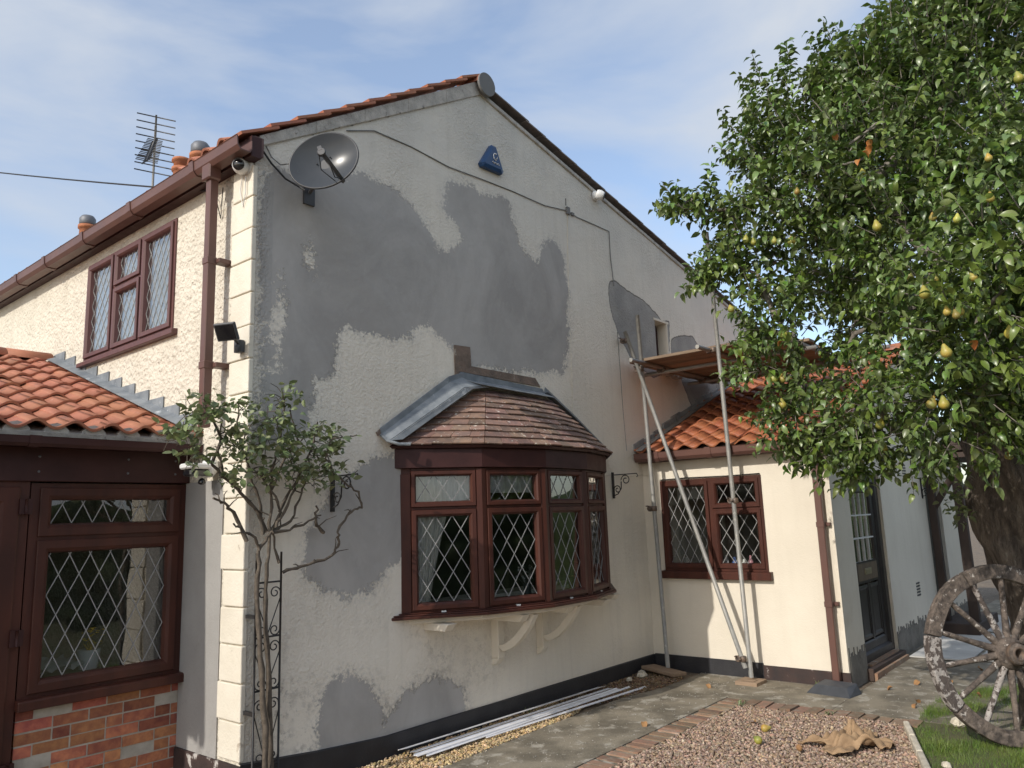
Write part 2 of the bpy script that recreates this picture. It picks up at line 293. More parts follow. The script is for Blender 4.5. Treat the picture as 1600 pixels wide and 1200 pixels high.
# ---------------------------------------------------------------- windows
class Fr:      # local frame: u along, z up, w outward
    def __init__(s, o, u): s.o = V(o); s.u = V(u).normalized(); s.n = s.u.cross(V((0, 0, 1)))
    def p(s, u, z, w=0): return s.o+s.u*u+V((0, 0, z))+s.n*w
def fbox(mb, F, u0, u1, z0, z1, w0, w1):
    return mb.hexa([F.p(u0, z0, w1), F.p(u1, z0, w1), F.p(u1, z0, w0), F.p(u0, z0, w0), F.p(u0, z1, w1), F.p(u1, z1, w1), F.p(u1, z1, w0), F.p(u0, z1, w0)])
def fring(mb, F, u0, u1, z0, z1, wd, prof):    # mitred frame; prof = [(inset fraction, w)]
    rings = []
    for t, w in prof:
        d = wd*t; rings.append([F.p(u0+d, z0+d, w), F.p(u1-d, z0+d, w), F.p(u1-d, z1-d, w), F.p(u0+d, z1-d, w)])
    for a, b in zip(rings, rings[1:]):
        for i in range(4): mb.quad(a[i], a[(i+1) % 4], b[(i+1) % 4], b[i])
def lattice(mb, F, u0, u1, z0, z1, w, pu=.135, pz=.225, wd=.0065):
    W_, H_ = u1-u0, z1-z0; nu = max(1, round(W_/pu)); nz = max(1, math.ceil(H_/pz)); pu = W_/nu
    for s in (1, -1):
        for k in range(-nz-1, nu+nz+2):
            # line u = u0+k*pu + s*(z-z0)*pu/pz
            pts = []
            j1, j2 = rng.normal(0, .0022, 2); a, b = V((u0+k*pu+j1, z0)), V((u0+k*pu+s*H_*pu/pz+j2, z1))
            t0, t1 = 0, 1; du = b.x-a.x
            if abs(du) > 1e-9:
                ta, tb = (u0-a.x)/du, (u1-a.x)/du; t0, t1 = max(0, min(ta, tb)), min(1, max(ta, tb))
            if t1-t0 < .01: continue
            p, q = a+(b-a)*t0, a+(b-a)*t1; d = (q-p).normalized(); r = V((-d.y, d.x))*wd/2
            mb.hexa([F.p(*(p-r), w+.002+.0006*s), F.p(*(q-r), w+.002+.0006*s), F.p(*(q-r), w), F.p(*(p-r), w), F.p(*(p+r), w+.002+.0006*s), F.p(*(q+r), w+.002+.0006*s), F.p(*(q+r), w), F.p(*(p+r), w)])
def casement(parent, F, u0, u1, z0, z1, wd=.065, proud=.03, g=-.012, mat=None, latt=True, **kw):
    m = MB(); fring(m, F, u0, u1, z0, z1, wd, [(0, g-.03), (0, proud-.004), (.06, proud), (.62, proud), (.86, proud-.014), (1, g-.004), (1, g-.03)])
    s = obj('sash', m, mat or m_wood, parent)
    m = MB(); a = (u0+wd-.004, u1-wd+.004, z0+wd-.004, z1-wd+.004); m.quad(F.p(a[0], a[2], g), F.p(a[1], a[2], g), F.p(a[1], a[3], g), F.p(a[0], a[3], g))
    obj('pane', m, m_glass, parent)
    if latt:
        m = MB(); lattice(m, F, u0+wd, u1-wd, z0+wd, z1-wd, g+.001, **kw); obj('lead_lattice', m, m_came, parent)
def net(parent, F, u0, u1, z0, z1, w=-.09, amp=.012, name='curtain'):
    n = int((u1-u0)/.012); vs, fs = [], []
    for i in range(n+1):
        u = u0+(u1-u0)*i/n; d = amp*math.sin(i*1.25)+amp*.6*math.sin(i*.43+1)
        vs += [F.p(u, z0, w+d*1.4), F.p(u+.004*math.sin(i), z1, w+d*.7)]
    for i in range(n): fs.append((2*i, 2*i+2, 2*i+3, 2*i+1))
    m = MB(); m.raw(vs, fs, True); return obj(name, m, m_net, parent)
def wallboxes(mb, axis, plane, depth, us, zs, holes):   # boxes of a wall around openings
    us = sorted(set(us+[h for H in holes for h in H[:2]])); zs = sorted(set(zs+[h for H in holes for h in H[2:]]))
    for a, b in zip(us, us[1:]):
        for c, d in zip(zs, zs[1:]):
            mu, mz = (a+b)/2, (c+d)/2
            if any(h[0] < mu < h[1] and h[2] < mz < h[3] for h in holes): continue
            if axis == 'x': mb.box(min(plane, plane+depth), max(plane, plane+depth), a, b, c, d)
            else: mb.box(a, b, min(plane, plane+depth), max(plane, plane+depth), c, d)
# ---------------------------------------------------------------- ground
m = MB(); m.box(-300, 300, -300, 300, -.5, -.035); tag(obj('ground', m, m_earth), kind='structure')
m = MB()      # concrete path in bays, joints recessed
def bay(x0, x1, y0, y1, z=.0): m.box(x0+.002, x1-.002, y0+.002, y1-.002, -.06, z)
for x0, x1 in ((-4, -1.6), (-1.6, .55), (.55, 2.6), (2.6, 4.44)): bay(x0, x1, -1.36, -.50)
bay(4.44, 5.39, -2.35, -.62); bay(4.44, 6.3, -4.3, -2.35); bay(6.3, 8.2, -4.3, -2.24); bay(8.2, 10.6, -4.3, -2.24); bay(10.6, 14, -4.3, -2.24)
path = tag(obj('path', m, m_conc), kind='structure')
m = MB(); m.box(-4, 5.1, -.52, -.0, -.034, -.018); m.box(4.0, 5.38, -.62, 0, -.033, -.012); tag(obj('gravel_bed', m, m_earth), kind='structure')
m = MB(); m.prism([(-3, -1.6, -.034), (4.2, -1.6, -.034), (4.22, -2.98, -.034), (3.15, -3.34, -.034), (-3, -5.5, -.034)], (0, 0, .016)); tag(obj('gravel_drive', m, m_gpink), kind='structure')
m = MB(); m.prism([(4.2, -3.02, -.03), (5.5, -2.98, -.03), (6.2, -3.3, -.03), (8, -4.4, -.03), (14.6, -4.4, -.03), (14.6, -10.8, -.03), (-2, -10.8, -.03), (-2, -5.3, -.03), (3.1, -3.42, -.03)], (0, 0, .026)); tag(obj('lawn', m, m_turf), kind='structure')
# brick edging of the gravel
def edge_brick(me, x, y, a, sx=1):
    o = bpy.data.objects.new('edging_brick', me); S.collection.objects.link(o); o.parent = edging
    o.location = V((x, y, 0))-edging.location; o.rotation_euler = (rng.normal(0, .012), rng.normal(0, .012), a); return o
edging = thing('brick_edging', 'L-shaped edging of worn soldier bricks between the concrete path and the pinkish gravel', 'edging', (4.3, -1.45, 0))
m = MB(); m.box(-.0505, .0505, -.105, .105, -.06, .004); me = m.mesh('edging_brick'); me.materials.append(m_pavebrick)
eb = []
for i in range(24):
    o = edge_brick(me, 4.34-.128*i+rng.normal(0, .004), -1.475+rng.normal(0, .008), rng.normal(0, .03)); o.scale = (.80, .95, 1); eb.append(o)
for i in range(13): eb.append(edge_brick(me, 4.325+rng.normal(0, .006), -1.66-.116*i, math.pi/2+rng.normal(0, .025)))
for o in eb: o.location.z += rng.normal(0, .004)
m = MB()      # mortar haunch under the bricks
m.box(1.2, 4.43, -1.585, -1.366, -.05, -.005); obj('mortar_bed', m, m_conc, edging); m = MB(); m.box(4.215, 4.434, -3.12, -1.59, -.05, -.014); obj('mortar_bed', m, m_earth, edging)
# pale stone kerb against the lawn
kerb = thing('stone_kerb', 'low pale stone kerb strip dividing the pinkish gravel from the lawn', 'kerb', (3.7, -3.15, 0))
a = V((4.14, -3.04, 0)); b = V((2.2, -3.72, 0)); d = (b-a).normalized()
for i in range(5):
    m = MB(); m.bar(a+d*(.42*i), a+d*(.42*i+.405), .045, .12); obj('kerb_stone', m, m_stone, kerb, bevel=.008)
# ---------------------------------------------------------------- house
house = thing('house', 'two-storey cream rendered house with grey cement patches on its gable end', 'house', (0, 0, 0))
def ztop(x): return np.where(x < 2.563, 4.622+.596*x, 6.149-.205*(x-2.563))
PA = [(0.053, 4.429), (0.23, 4.51), (0.406, 4.504), (0.715, 4.635), (0.982, 4.742), (1.193, 4.736), (1.416, 4.717), (1.647, 4.604), (1.791, 4.488), (1.903, 4.33), (2.056, 4.337), (2.199, 4.413), (2.256, 4.519), (2.17, 4.627), (2.048, 4.67), (2.0, 4.805), (2.03, 4.945), (2.166, 5.069), (2.35, 5.096), (2.557, 5.066), (2.787, 5.118), (2.96, 5.079), (3.037, 4.943), (3.112, 4.749), (3.21, 4.595), (3.427, 4.525), (3.534, 4.75), (3.683, 4.879), (3.851, 4.87), (3.94, 4.739), (3.972, 4.516), (3.979, 4.139), (3.942, 3.685), (3.806, 3.339), (3.482, 3.32), (2.947, 3.281), (2.327, 3.24), (2.096, 3.375), (1.946, 3.443), (1.802, 3.54), (1.706, 3.512), (1.549, 3.409), (1.255, 3.334), (0.981, 3.345), (0.85, 3.366), (0.767, 3.31), (0.737, 3.173), (0.725, 2.99), (0.634, 2.887), (0.545, 2.907), (0.536, 2.667), (0.48, 2.505), (0.217, 2.404), (0.12, 2.349), (0.07, 2.39), (0.05, 4.396)]
PB = [(1.352, 2.357), (1.178, 2.323), (0.98, 2.249), (0.731, 2.084), (0.614, 1.939), (0.503, 1.659), (0.449, 1.524), (0.534, 1.403), (0.677, 1.298), (0.886, 1.231), (1.107, 1.293), (1.239, 1.397), (1.412, 1.513), (1.47, 1.614), (1.668, 1.658), (1.682, 2.37)]
PC = [(0.644, 0.599), (0.74, 0.671), (0.887, 0.669), (1.072, 0.591), (1.167, 0.456), (1.23, 0.255), (1.196, -.05), (0.632, -.05), (0.601, 0.431)]
PD = [(1.228, -.05), (1.249, 0.25), (1.296, 0.336), (1.502, 0.467), (1.717, 0.504), (1.942, 0.455), (2.113, 0.356), (2.155, 0.19), (2.088, 0.0)]
PE = [(4.897, 4.66), (5.016, 4.669), (5.388, 4.596), (5.703, 4.557), (6.024, 4.442), (6.151, 4.358), (6.37, 4.397), (6.267, 3.682), (5.82, 3.541), (5.507, 3.629), (5.285, 3.723), (5.018, 4.01), (4.896, 4.233), (4.849, 4.469)]
PF = [(6.388, 4.146), (6.659, 4.235), (7.015, 4.292), (7.196, 4.178), (7.588, 4.041), (6.946, 3.859), (6.348, 3.87)]
PH = [(6.586, 3.631), (6.691, 3.463), (6.848, 3.252), (7.265, 3.382), (7.952, 3.645), (8.829, 3.897), (8.898, 4.222), (6.614, 3.816)]
HOLES = [(.22, 3.31, .055, .26), (.49, 3.87, .045, .10)]     # small unfilled islands inside the big patch (x, z, rx, rz)
BAY = (1.5, 4.37, 1.10, 2.36); SMW = (5.96, 6.29, 3.68, 4.345)
st = .04; xs = np.arange(0, 9.6+st, st); zs = np.arange(0, 6.24, st)
xs = np.unique(np.concatenate([xs, [BAY[0], BAY[1], SMW[0], SMW[1], 2.563]])); zs = np.unique(np.concatenate([zs, [BAY[2], BAY[3], SMW[2], SMW[3]]]))
X, Z = np.meshgrid(xs, zs, indexing='ij'); Zc = np.minimum(Z, ztop(X))
vid = np.arange(X.size).reshape(X.shape); cx = (X[:-1, :-1]+X[1:, 1:])/2; cz = (Z[:-1, :-1]+Z[1:, 1:])/2
keep = (Z[:-1, :-1] < ztop(cx))
for h in (BAY, SMW): keep &= ~((cx > h[0]) & (cx < h[1]) & (cz > h[2]) & (cz < h[3]))
F4 = np.stack([vid[:-1, :-1], vid[1:, :-1], vid[1:, 1:], vid[:-1, 1:]], -1)[keep]
wob = .006*np.sin(X*1.7+1)*np.sin(Zc*1.3)+.004*np.sin(X*4.1+Zc*3.3)
gm = npmesh('gable_wall', np.stack([X.ravel(), (-.006+np.minimum(0, wob)*np.minimum(1, X*3)).ravel(), Zc.ravel()], 1), F4, [], house, smooth=True)
sd = np.full(X.shape, -9.0); up = sd.copy()
for P in (PA, PB, PC, PD): sd = np.maximum(sd, sdist(X, Zc, P))
for a, b, ra, rb in HOLES: sd = np.minimum(sd, (np.hypot((X-a)/ra, (Zc-b)/rb)-1)*min(ra, rb))
for P in (PE, PF, PH): up = np.maximum(up, sdist(X, Zc, P))
for nm, arr in (('cement', sd), ('stripped', up)):
    at = gm.data.attributes.new(nm, 'FLOAT', 'POINT'); at.data.foreach_set('value', arr.ravel().astype(np.float32))
def gable_material():
    m = bpy.data.materials.new('patched_gable_render'); m.use_nodes = True; t = m.node_tree; b = t.nodes['Principled BSDF']; l = t.links.new
    g = N('ShaderNodeNewGeometry', t); pos = g.outputs['Position']; sx = N('ShaderNodeSeparateXYZ', t); l(pos, sx.inputs[0])
    def noise(s, d=6, r=.55, v=None, dist=0):
        n = N('ShaderNodeTexNoise', t); n.inputs['Scale'].default_value = s; n.inputs['Detail'].default_value = d; n.inputs['Roughness'].default_value = r; n.inputs['Distortion'].default_value = dist; l(v or pos, n.inputs['Vector']); return n.outputs['Fac']
    def mr(f, a, z, c=0, e=1):
        r = N('ShaderNodeMapRange', t); r.inputs['From Min'].default_value = a; r.inputs['From Max'].default_value = z; r.inputs['To Min'].default_value = c; r.inputs['To Max'].default_value = e; l(f, r.inputs['Value']); return r.outputs['Result']
    def ma(op, a, c):
        x = N('ShaderNodeMath', t, operation=op)
        for i, q in enumerate((a, c)):
            if isinstance(q, (int, float)): x.inputs[i].default_value = q
            else: l(q, x.inputs[i])
        return x.outputs[0]
    def mixc(f, a, c):
        x = N('ShaderNodeMix', t, data_type='RGBA'); l(f, x.inputs['Factor'])
        for k, q in (('A', a), ('B', c)):
            if isinstance(q, tuple): x.inputs[k].default_value = (*q, 1)
            else: l(q, x.inputs[k])
        return x.outputs['Result']
    def attr(n):
        a = N('ShaderNodeAttribute', t); a.attribute_name = n; return a.outputs['Fac']
    dirt = mr(noise(1.1, 7, .6), .38, .68); hi = mr(sx.outputs['Z'], 3.8, 5.7)
    cream = mixc(dirt, (.85, .79, .68), (.79, .73, .63)); cream = mixc(ma('MULTIPLY', hi, mr(noise(1.7, 5), .3, .6, .35, .8)), cream, (.56, .545, .505))
    st_ = N('ShaderNodeMapping', t); st_.inputs['Scale'].default_value = (7, 7, .45); l(pos, st_.inputs['Vector'])
    cream = mixc(ma('MULTIPLY', mr(noise(1.5, 7, .6, st_.outputs[0]), .5, .78), .16), cream, (.33, .30, .26))
    lowz = mr(sx.outputs['Z'], 1.3, .1); xl = mr(sx.outputs['X'], 3.4, 1.2)
    grime = ma('MULTIPLY', ma('MULTIPLY', mr(noise(14, 8, .75), .49, .58), mr(noise(1.9, 4), .44, .62)), ma('MULTIPLY', lowz, xl)); cream = mixc(grime, cream, (.17, .15, .13))
    trowel = N('ShaderNodeMapping', t); trowel.inputs['Scale'].default_value = (1.0, 1, .6); trowel.inputs['Rotation'].default_value = (0, .5, 0); l(pos, trowel.inputs['Vector'])
    grey = mixc(mr(noise(1.5, 6, .6, trowel.outputs[0], 1.2), .33, .66), (.345, .33, .312), (.45, .432, .408)); grey = mixc(ma('MULTIPLY', mr(noise(7, 6, .7), .55, .75), .4), grey, (.50, .485, .46))
    sd_ = ma('ADD', attr('cement'), ma('ADD', ma('MULTIPLY', ma('SUBTRACT', noise(5, 5, .6), .5), .26), ma('MULTIPLY', ma('SUBTRACT', noise(34, 4, .75), .5), .24)))
    k = mr(sd_, -.012, .014); up_ = ma('ADD', attr('stripped'), ma('MULTIPLY', ma('SUBTRACT', noise(8, 5, .6), .5), .07)); k2 = mr(up_, -.002, .004)
    halo = ma('MULTIPLY', mr(sd_, -.10, 0), mr(noise(36, 3, .7), .44, .60)); cream = mixc(ma('MULTIPLY', halo, .55), cream, (.40, .39, .37))
    rim = ma('MULTIPLY', mr(ma('ABSOLUTE', up_, 0), .012, .002), .8)
    col = mixc(k, cream, grey); col = mixc(k2, col, mixc(mr(noise(3, 6), .4, .6), (.30, .29, .275), (.37, .355, .33))); col = mixc(rim, col, (.12, .11, .10)); l(col, b.inputs['Base Color'])
    b.inputs['Roughness'].default_value = .9
    edge = mr(sx.outputs['X'], .16, .05); stip = ma('ADD', ma('MULTIPLY', edge, .035), ma('MULTIPLY', ma('SUBTRACT', 1, k), ma('ADD', .006, ma('MULTIPLY', mr(noise(.9, 2), .42, .6), .014))))
    h = ma('ADD', ma('MULTIPLY', noise(42, 4, .65), stip), ma('ADD', ma('MULTIPLY', noise(5, 4), .012), ma('ADD', ma('MULTIPLY', k, .004), ma('MULTIPLY', k2, -.012))))
    bp = N('ShaderNodeBump', t); bp.inputs['Distance'].default_value = 1; bp.inputs['Strength'].default_value = 1; l(h, bp.inputs['Height']); l(bp.outputs[0], b.inputs['Normal'])
    return m
gm.data.materials.append(gable_material())
# masonry behind the render
m = MB()
wallboxes(m, 'y', 0, .3, [.3, 9.6], [0, 4.6], [BAY, (SMW[0], SMW[1], SMW[2], 4.345)])
m.prism([(.3, 0, 4.6), (9.6, 0, 4.6), (9.6, 0, 4.705), (2.563, 0, 6.14), (.3, 0, 4.79)], (0, .3, 0))
obj('gable_masonry', m, m_cream, house)
m = MB(); wallboxes(m, 'x', 0, .3, [0, 12.5], [0, 4.66], [(1.17, 2.95, 3.42, 4.40)])
obj('side_wall', m, m_dash, house)
m = MB(); m.box(9.3, 9.6, .3, 12.5, 0, 4.6); m.box(0, 9.6, 12.2, 12.5, 0, 4.6); m.prism([(0, 12.2, 4.6), (9.6, 12.2, 4.6), (9.6, 12.2, 4.7), (2.563, 12.2, 6.14)], (0, .3, 0)); obj('back_wall', m, m_dash, house)
m = MB(); m.box(.3, 9.3, .3, 12.2, 2.75, 2.95); m.box(.3, 9.3, .3, 12.2, -.02, .1); m.box(.3, 9.3, 4.2, 4.3, .1, 2.75); m.box(5.6, 5.7, .3, 4.2, .1, 2.75); obj('inner_floor', m, m_room, house)
# plinths
m = MB(); vs = []
for x, z in ((-.02, .262), (.6, .20), (1.24, .158), (5.387, .15)): vs += [(x, -.030, -.05), (x, -.030, z), (x, -.004, z+.006)]
m.raw(vs, [(3*i, 3*i+3, 3*i+4, 3*i+1) for i in range(3)]+[(3*i+1, 3*i+4, 3*i+5, 3*i+2) for i in range(3)]); obj('plinth', m, m_plinth, house)
m = MB(); m.box(-.024, -.0, -.028, .85, -.05, .245); obj('plinth', m, m_plinth2, house)
# quoins
z = .262; i = 0
while z < 4.35:
    ln = .287 if i % 2 else .262; h = .248
    m = MB(); m.box(-.019-.002*(i % 3), .02, -.013, ln+rng.normal(0, .006), z+.008, z+h); obj('quoin_block', m, m_quoin, house, bevel=.008, seg=2); z += h; i += 1
# ---------------------------------------------------------------- main roof
# left slope rises from the eaves; right slope is long and shallow
AL = math.atan(.602); AR = math.atan(.215)
def slab(mb, pts, t, n): mb.prism(pts, V(n)*-t)
m = MB(); EL = V((-.10, 0, 4.655)); RD = V((2.60, 0, 6.285)); ER = V((9.75, 0, 4.76))
for a, b in ((EL, RD), (RD, ER)):
    d = (b-a).normalized(); n = V((-d.z, 0, d.x)); m.prism([a+V((0, .09, 0)), b+V((0, .09, 0)), b-n*.05+V((0, .09, 0)), a-n*.05+V((0, .09, 0))], (0, 12.4, 0))
obj('roof_deck', m, m_darktile, house)
m = MB()      # mortar undercloak band along both verges
for a, b, k in ((V((.02, 0, 4.632)), V((2.563, 0, 6.148)), 5), (V((2.563, 0, 6.148)), V((9.6, 0, 4.706)), 24)):
    for i in range(k):
        p, q = a+(b-a)*(i/k), a+(b-a)*((i+.999)/k); th = .105+.075*i/5 if k == 5 else .05
        m.prism([p+V((0, -.028, 0)), q+V((0, -.028, 0)), q+V((0, -.028, th)), p+V((0, -.028, th-.014 if k == 5 else th))], (0, .12, 0))
obj('verge_mortar', m, m_mortar, house, bevel=.006)
m = MB(); m.box(-.03, .05, -.035, .2, 4.55, 4.70); obj('eaves_closer', m, m_plastic, house)
def pantile(L=.34, Wd=.235, ns=12, amp=.027, th=.018):
    m = MB(); vs = []; 
    for v, lift in ((0, .030), (L, .0)):
        for dz in (0, -th):
            for i in range(ns+1):
                u = (Wd+.02)*i/ns; vs.append((u-.01, v, lift+dz+amp*math.sin(2*math.pi*(u/(Wd)+.02))))
    n = ns+1; f = []
    for i in range(ns): f += [(i, i+1, 2*n+i+1, 2*n+i), (n+i+1, n+i, 3*n+i, 3*n+i+1), (i+1, i, n+i, n+i+1), (2*n+i, 2*n+i+1, 3*n+i+1, 3*n+i)]
    f += [(0, 2*n, 3*n, n), (n-1, 2*n-1, 4*n-1, 3*n-1)]
    m.raw(vs, f, True); me = m.mesh('roof_tile'); 
    me.polygons.foreach_set('use_smooth', [bool(q % 4 < 2) and q < 4*ns for q in range(len(f))]); return me
PT_main, PT_clay, PT_wing = pantile(), pantile(), pantile(L=.31)
PT_main.materials.append(m_clay); PT_clay.materials.append(m_clay); PT_wing.materials.append(m_clay2)
m = MB(); m.box(0, .26, 0, .36, .0, .022); FT = m.mesh('roof_tile'); FT.materials.append(m_clay); m = MB(); m.box(0, .26, 0, .36, .0, .016); FTd = m.mesh('roof_tile'); FTd.materials.append(m_darktile)
def jit(Mx): return Mx @ Matrix.Rotation(rng.normal(0, .008), 4, 'Z') @ Matrix.Translation((0, rng.normal(0, .004), rng.normal(0, .0015)))
dl = V((math.cos(AL), 0, math.sin(AL))); nl = V((-dl.z, 0, dl.x)); a0 = V((-.13, -.055, 4.672)); dlv = V((math.cos(AL), 0, math.sin(AL)+.03)).normalized(); nlv = V((-dlv.z, 0, dlv.x)); k = int((V((2.5, 0, 6.3))-a0).length/.285)
for i in range(k+1):      # left verge: flat-edged tiles laid over each other
    p = V((-.13, -.06, 4.640))+dlv*(.285*i)+nlv*.02
    yy = (dlv*.995-nlv*.085).normalized(); piece('roof_tile', FT, house, jit(axes(p, (0, 1, 0), yy, V((-yy.z, 0, yy.x))) @ Matrix.Translation((0, 0, .008))))
for j in range(1, 34):    # eaves course seen over the gutter
    p = V((-.13, -.055+.235*j+.02, 4.68 if j < 4 else 4.625)); piece('roof_tile', PT_main, house, jit(axes(p, (0, 1, 0), dl, nl)))
    piece('roof_tile', PT_main, house, jit(axes(p+dl*.285, (0, 1, 0), dl, nl))) if j < 8 else None
dr = V((-math.cos(AR), 0, math.sin(AR))); nr = V((math.sin(AR), 0, math.cos(AR)))
for i in range(23):       # right verge
    p = V((9.72, -.032, 4.755))+dr*(.31*i); piece('roof_tile', FTd, house, jit(axes(p, (0, 1, 0), (dr*.998-nr*.05).normalized(), nr) @ Matrix.Translation((0, 0, .03))))
for j in range(10):       # ridge tiles, end one packed with mortar
    m = MB(); mt = axes((2.60, -.07+.40*j, 6.26), (1, 0, 0), (0, 0, 1), (0, -1, 0)); pr = []
    n = 12; vs = []
    for r in (.125, .108):
        for v in (0, .40):
            for i in range(n+1): aa = math.pi*i/n; vs.append((2.60+r*math.cos(aa), -.07+.40*j+v*.985, 6.262+r*.95*math.sin(aa)))
    q = n+1; f = []
    for i in range(n): f += [(i, i+1, q+i+1, q+i), (2*q+i+1, 2*q+i, 3*q+i, 3*q+i+1), (i+1, i, 2*q+i, 2*q+i+1), (q+i, q+i+1, 3*q+i+1, 3*q+i)]
    m.raw(vs, f, True); obj('ridge_tile', m, m_clay, house)
m = MB(); m.lathe([(.118, -.012), (.125, 0), (.125, .03)], 22, axes((2.60, -.062, 6.258), (1, 0, 0), (0, 0, 1), (0, -1, 0)) ); obj('mortar_plug', m, m_cable, house)
# gutter, brackets, downpipe on the long side
def gutter(parent, a, b, n, r=.062, mat=m_plastic, joints=(), ob='gutter', k=1):
    a, b, n = V(a), V(b), V(n); m = MB(); prof = [(-.062, .045), (-.062, -.02), (-.045, -.052), (.035, -.052), (.06, -.02), (.066, .045), (.072, .052), (.058, .052), (.052, -.015), (.03, -.044), (-.04, -.044), (-.055, -.015), (-.055, .045)]
    pa = [a+n*(u*k)+V((0, 0, w*k)) for u, w in prof]; m.prism(pa, b-a); g = obj(ob, m, mat, parent)
    for t in joints:
        c = a+(b-a)*t; d = (b-a).normalized(); m = MB(); pr = [(-.07, .055), (-.07, -.024), (-.05, -.060), (.04, -.060), (.068, -.024), (.076, .058), (.062, .060), (.055, .0), (-.05, .0)]
        m.prism([c-d*.035+n*(u*k)+V((0, 0, w*k)) for u, w in pr], d*.07); obj('gutter_bracket', m, mat, parent)
    return g
gutter(house, (-.145, -.10, 4.565), (-.145, 12.4, 4.545), (-1, 0, 0), joints=[(.66)/12.5, 1.75/12.5, 2.75/12.5, 3.7/12.5, 4.5/12.5, 5.5/12.5, 6.8/12.5])
m = MB(); m.box(-.085, -.002, -.09, 12.4, 4.50, 4.66); obj('fascia_board', m, m_woodd, house)
def downpipe(parent, x0, x1, y0, y1, zt, zb, joints, kx, ky, mat=m_plastic):
    m = MB(); zz = [zt]+list(joints)+[zb]
    for i, (a, b) in enumerate(zip(zz, zz[1:])): e = -.0015*(i % 2); m.box(x0+e, x1-e, y0+e, y1-e, b, a-.004)
    d = obj('downpipe', m, mat, parent, bevel=.006)
    for z in joints:
        m = MB(); m.box(x0-.006, x1+.006, y0-.006, y1+.006, z-.028, z+.028); m.box(*kx, *ky, z-.018, z+.018); obj('pipe_clip', m, mat, parent, bevel=.004)
downpipe(house, -.175, -.107, .325, .393, 4.44, 2.52, (3.78, 2.98), (-.112, -.0), (.275, .36))
m = MB(); m.box(-.20, -.10, .30, .42, 4.42, 4.57); obj('gutter_outlet', m, m_plastic, house, bevel=.01)
# chimneys
def chimney(x, y, z0, z1, w, d, pots):
    m = MB(); m.box(x-w/2, x+w/2, y-d/2, y+d/2, z0, z1); m.box(x-w/2-.03, x+w/2+.03, y-d/2-.03, y+d/2+.03, z1-.22, z1-.14); m.prism([(x-w/2, y-d/2, z1), (x+w/2, y-d/2, z1), (x+w/2-.12, y-d/2+.05, z1+.12), (x-w/2+.12, y-d/2+.05, z1+.12)], (0, d-.1, 0))
    c = obj('chimney', m, m_mortar, house, bevel=.01)
    for (px, py, r, h, cage) in pots:
        mt = Matrix.Translation((px, py, z1+.06)); m = MB(); m.lathe([(r*1.05, 0), (r, .04), (r*.9, h*.8), (r*1.12, h*.82), (r*1.12, h), (r*.8, h), (r*.78, h-.1)], 18, mt); p = obj('chimney_pot', m, m_pot, c)
        if cage:
            m = MB(); mt = Matrix.Translation((px, py, z1+.06+h)); m.lathe([(r*.8, 0), (r*1.0, .03), (r*1.0, .14), (r*.75, .19), (.01, .21)], 18, mt); obj('cowl', m, m_cage, c)
        else:
            m = MB(); mt = Matrix.Translation((px, py, z1+.06+h)); m.lathe([(r*.9, 0), (r*.9, .10), (r*1.15, .11), (r*1.1, .15), (.01, .17)], 14, mt); obj('cowl', m, m_pot, c)
chimney(2.5, 6.0, 5.9, 7.08, .55, 1.3, [(2.5, 5.68, .14, .30, 1), (2.5, 6.26, .13, .27, 0)])
chimney(2.5, 9.9, 5.9, 7.08, .5, .8, [(2.5, 9.83, .14, .32, 1)])
# ---------------------------------------------------------------- upper window on the long side (u runs towards the gable)
def build_window(parent, F, u0, u1, z0, z1, mull, cols, frame_w=.035, proud=.012, sill=None, mat=None, name='window', **kw):
    # cols: list of (u0,u1,[z splits])
    m = MB(); fring(m, F, u0, u1, z0, z1, frame_w, [(0, -.07), (0, proud), (1, proud), (1, -.07)])
    for a, b, c, d in mull: fbox(m, F, a, b, c, d, -.06, proud-.002)
    w = obj(name, m, mat or m_wood, parent, bevel=.003)
    for a, b, zz in cols:
        for c, d in zip(zz, zz[1:]): casement(w, F, a, b, c, d, mat=mat, **kw)
    if sill:
        a, b, zb, zt, ws = sill; m = MB(); p = [(zt, -.05), (zt-.008, ws-.01), (zt-.02, ws), (zb, ws), (zb, -.0), (zb+.01, -.05)]
        m.prism([F.p(a, z, q) for z, q in p], F.u*(b-a)); obj('sill', m, mat or m_wood, w, bevel=.004)
    return w
FW = Fr((-.0, 2.95, 0), (0, -1, 0))
m_woodp = M('faded_mahogany_frame', (.125, .052, .046), (.10, .042, .04), 9, rough=.5, stretch=(1, 1, .25))
wF = build_window(house, FW, 0, 1.78, 3.425, 4.40, [(.59, .63, 3.46, 4.37), (1.15, 1.19, 3.46, 4.37), (.63, 1.15, 4.02, 4.06)], [(.03, .59, [3.455, 4.375]), (.63, 1.15, [4.055, 4.375]), (.63, 1.15, [3.455, 4.025]), (1.19, 1.75, [3.455, 4.375])], sill=(-.05, 1.85, 3.375, 3.43, .055), mat=m_woodp, pu=.10, pz=.155, wd=.055)
nf = net(wF, FW, .05, 1.74, 3.45, 4.38, w=-.055, amp=.003); nf.data.materials[0] = M('grey_blue_net', (.34, .38, .41), (.44, .48, .50), 6, rough=.9, trans=.3)
m = MB(); m.box(.5, .55, 1.0, 3.1, 3.3, 4.5); obj('blind', m, m_net, wF)
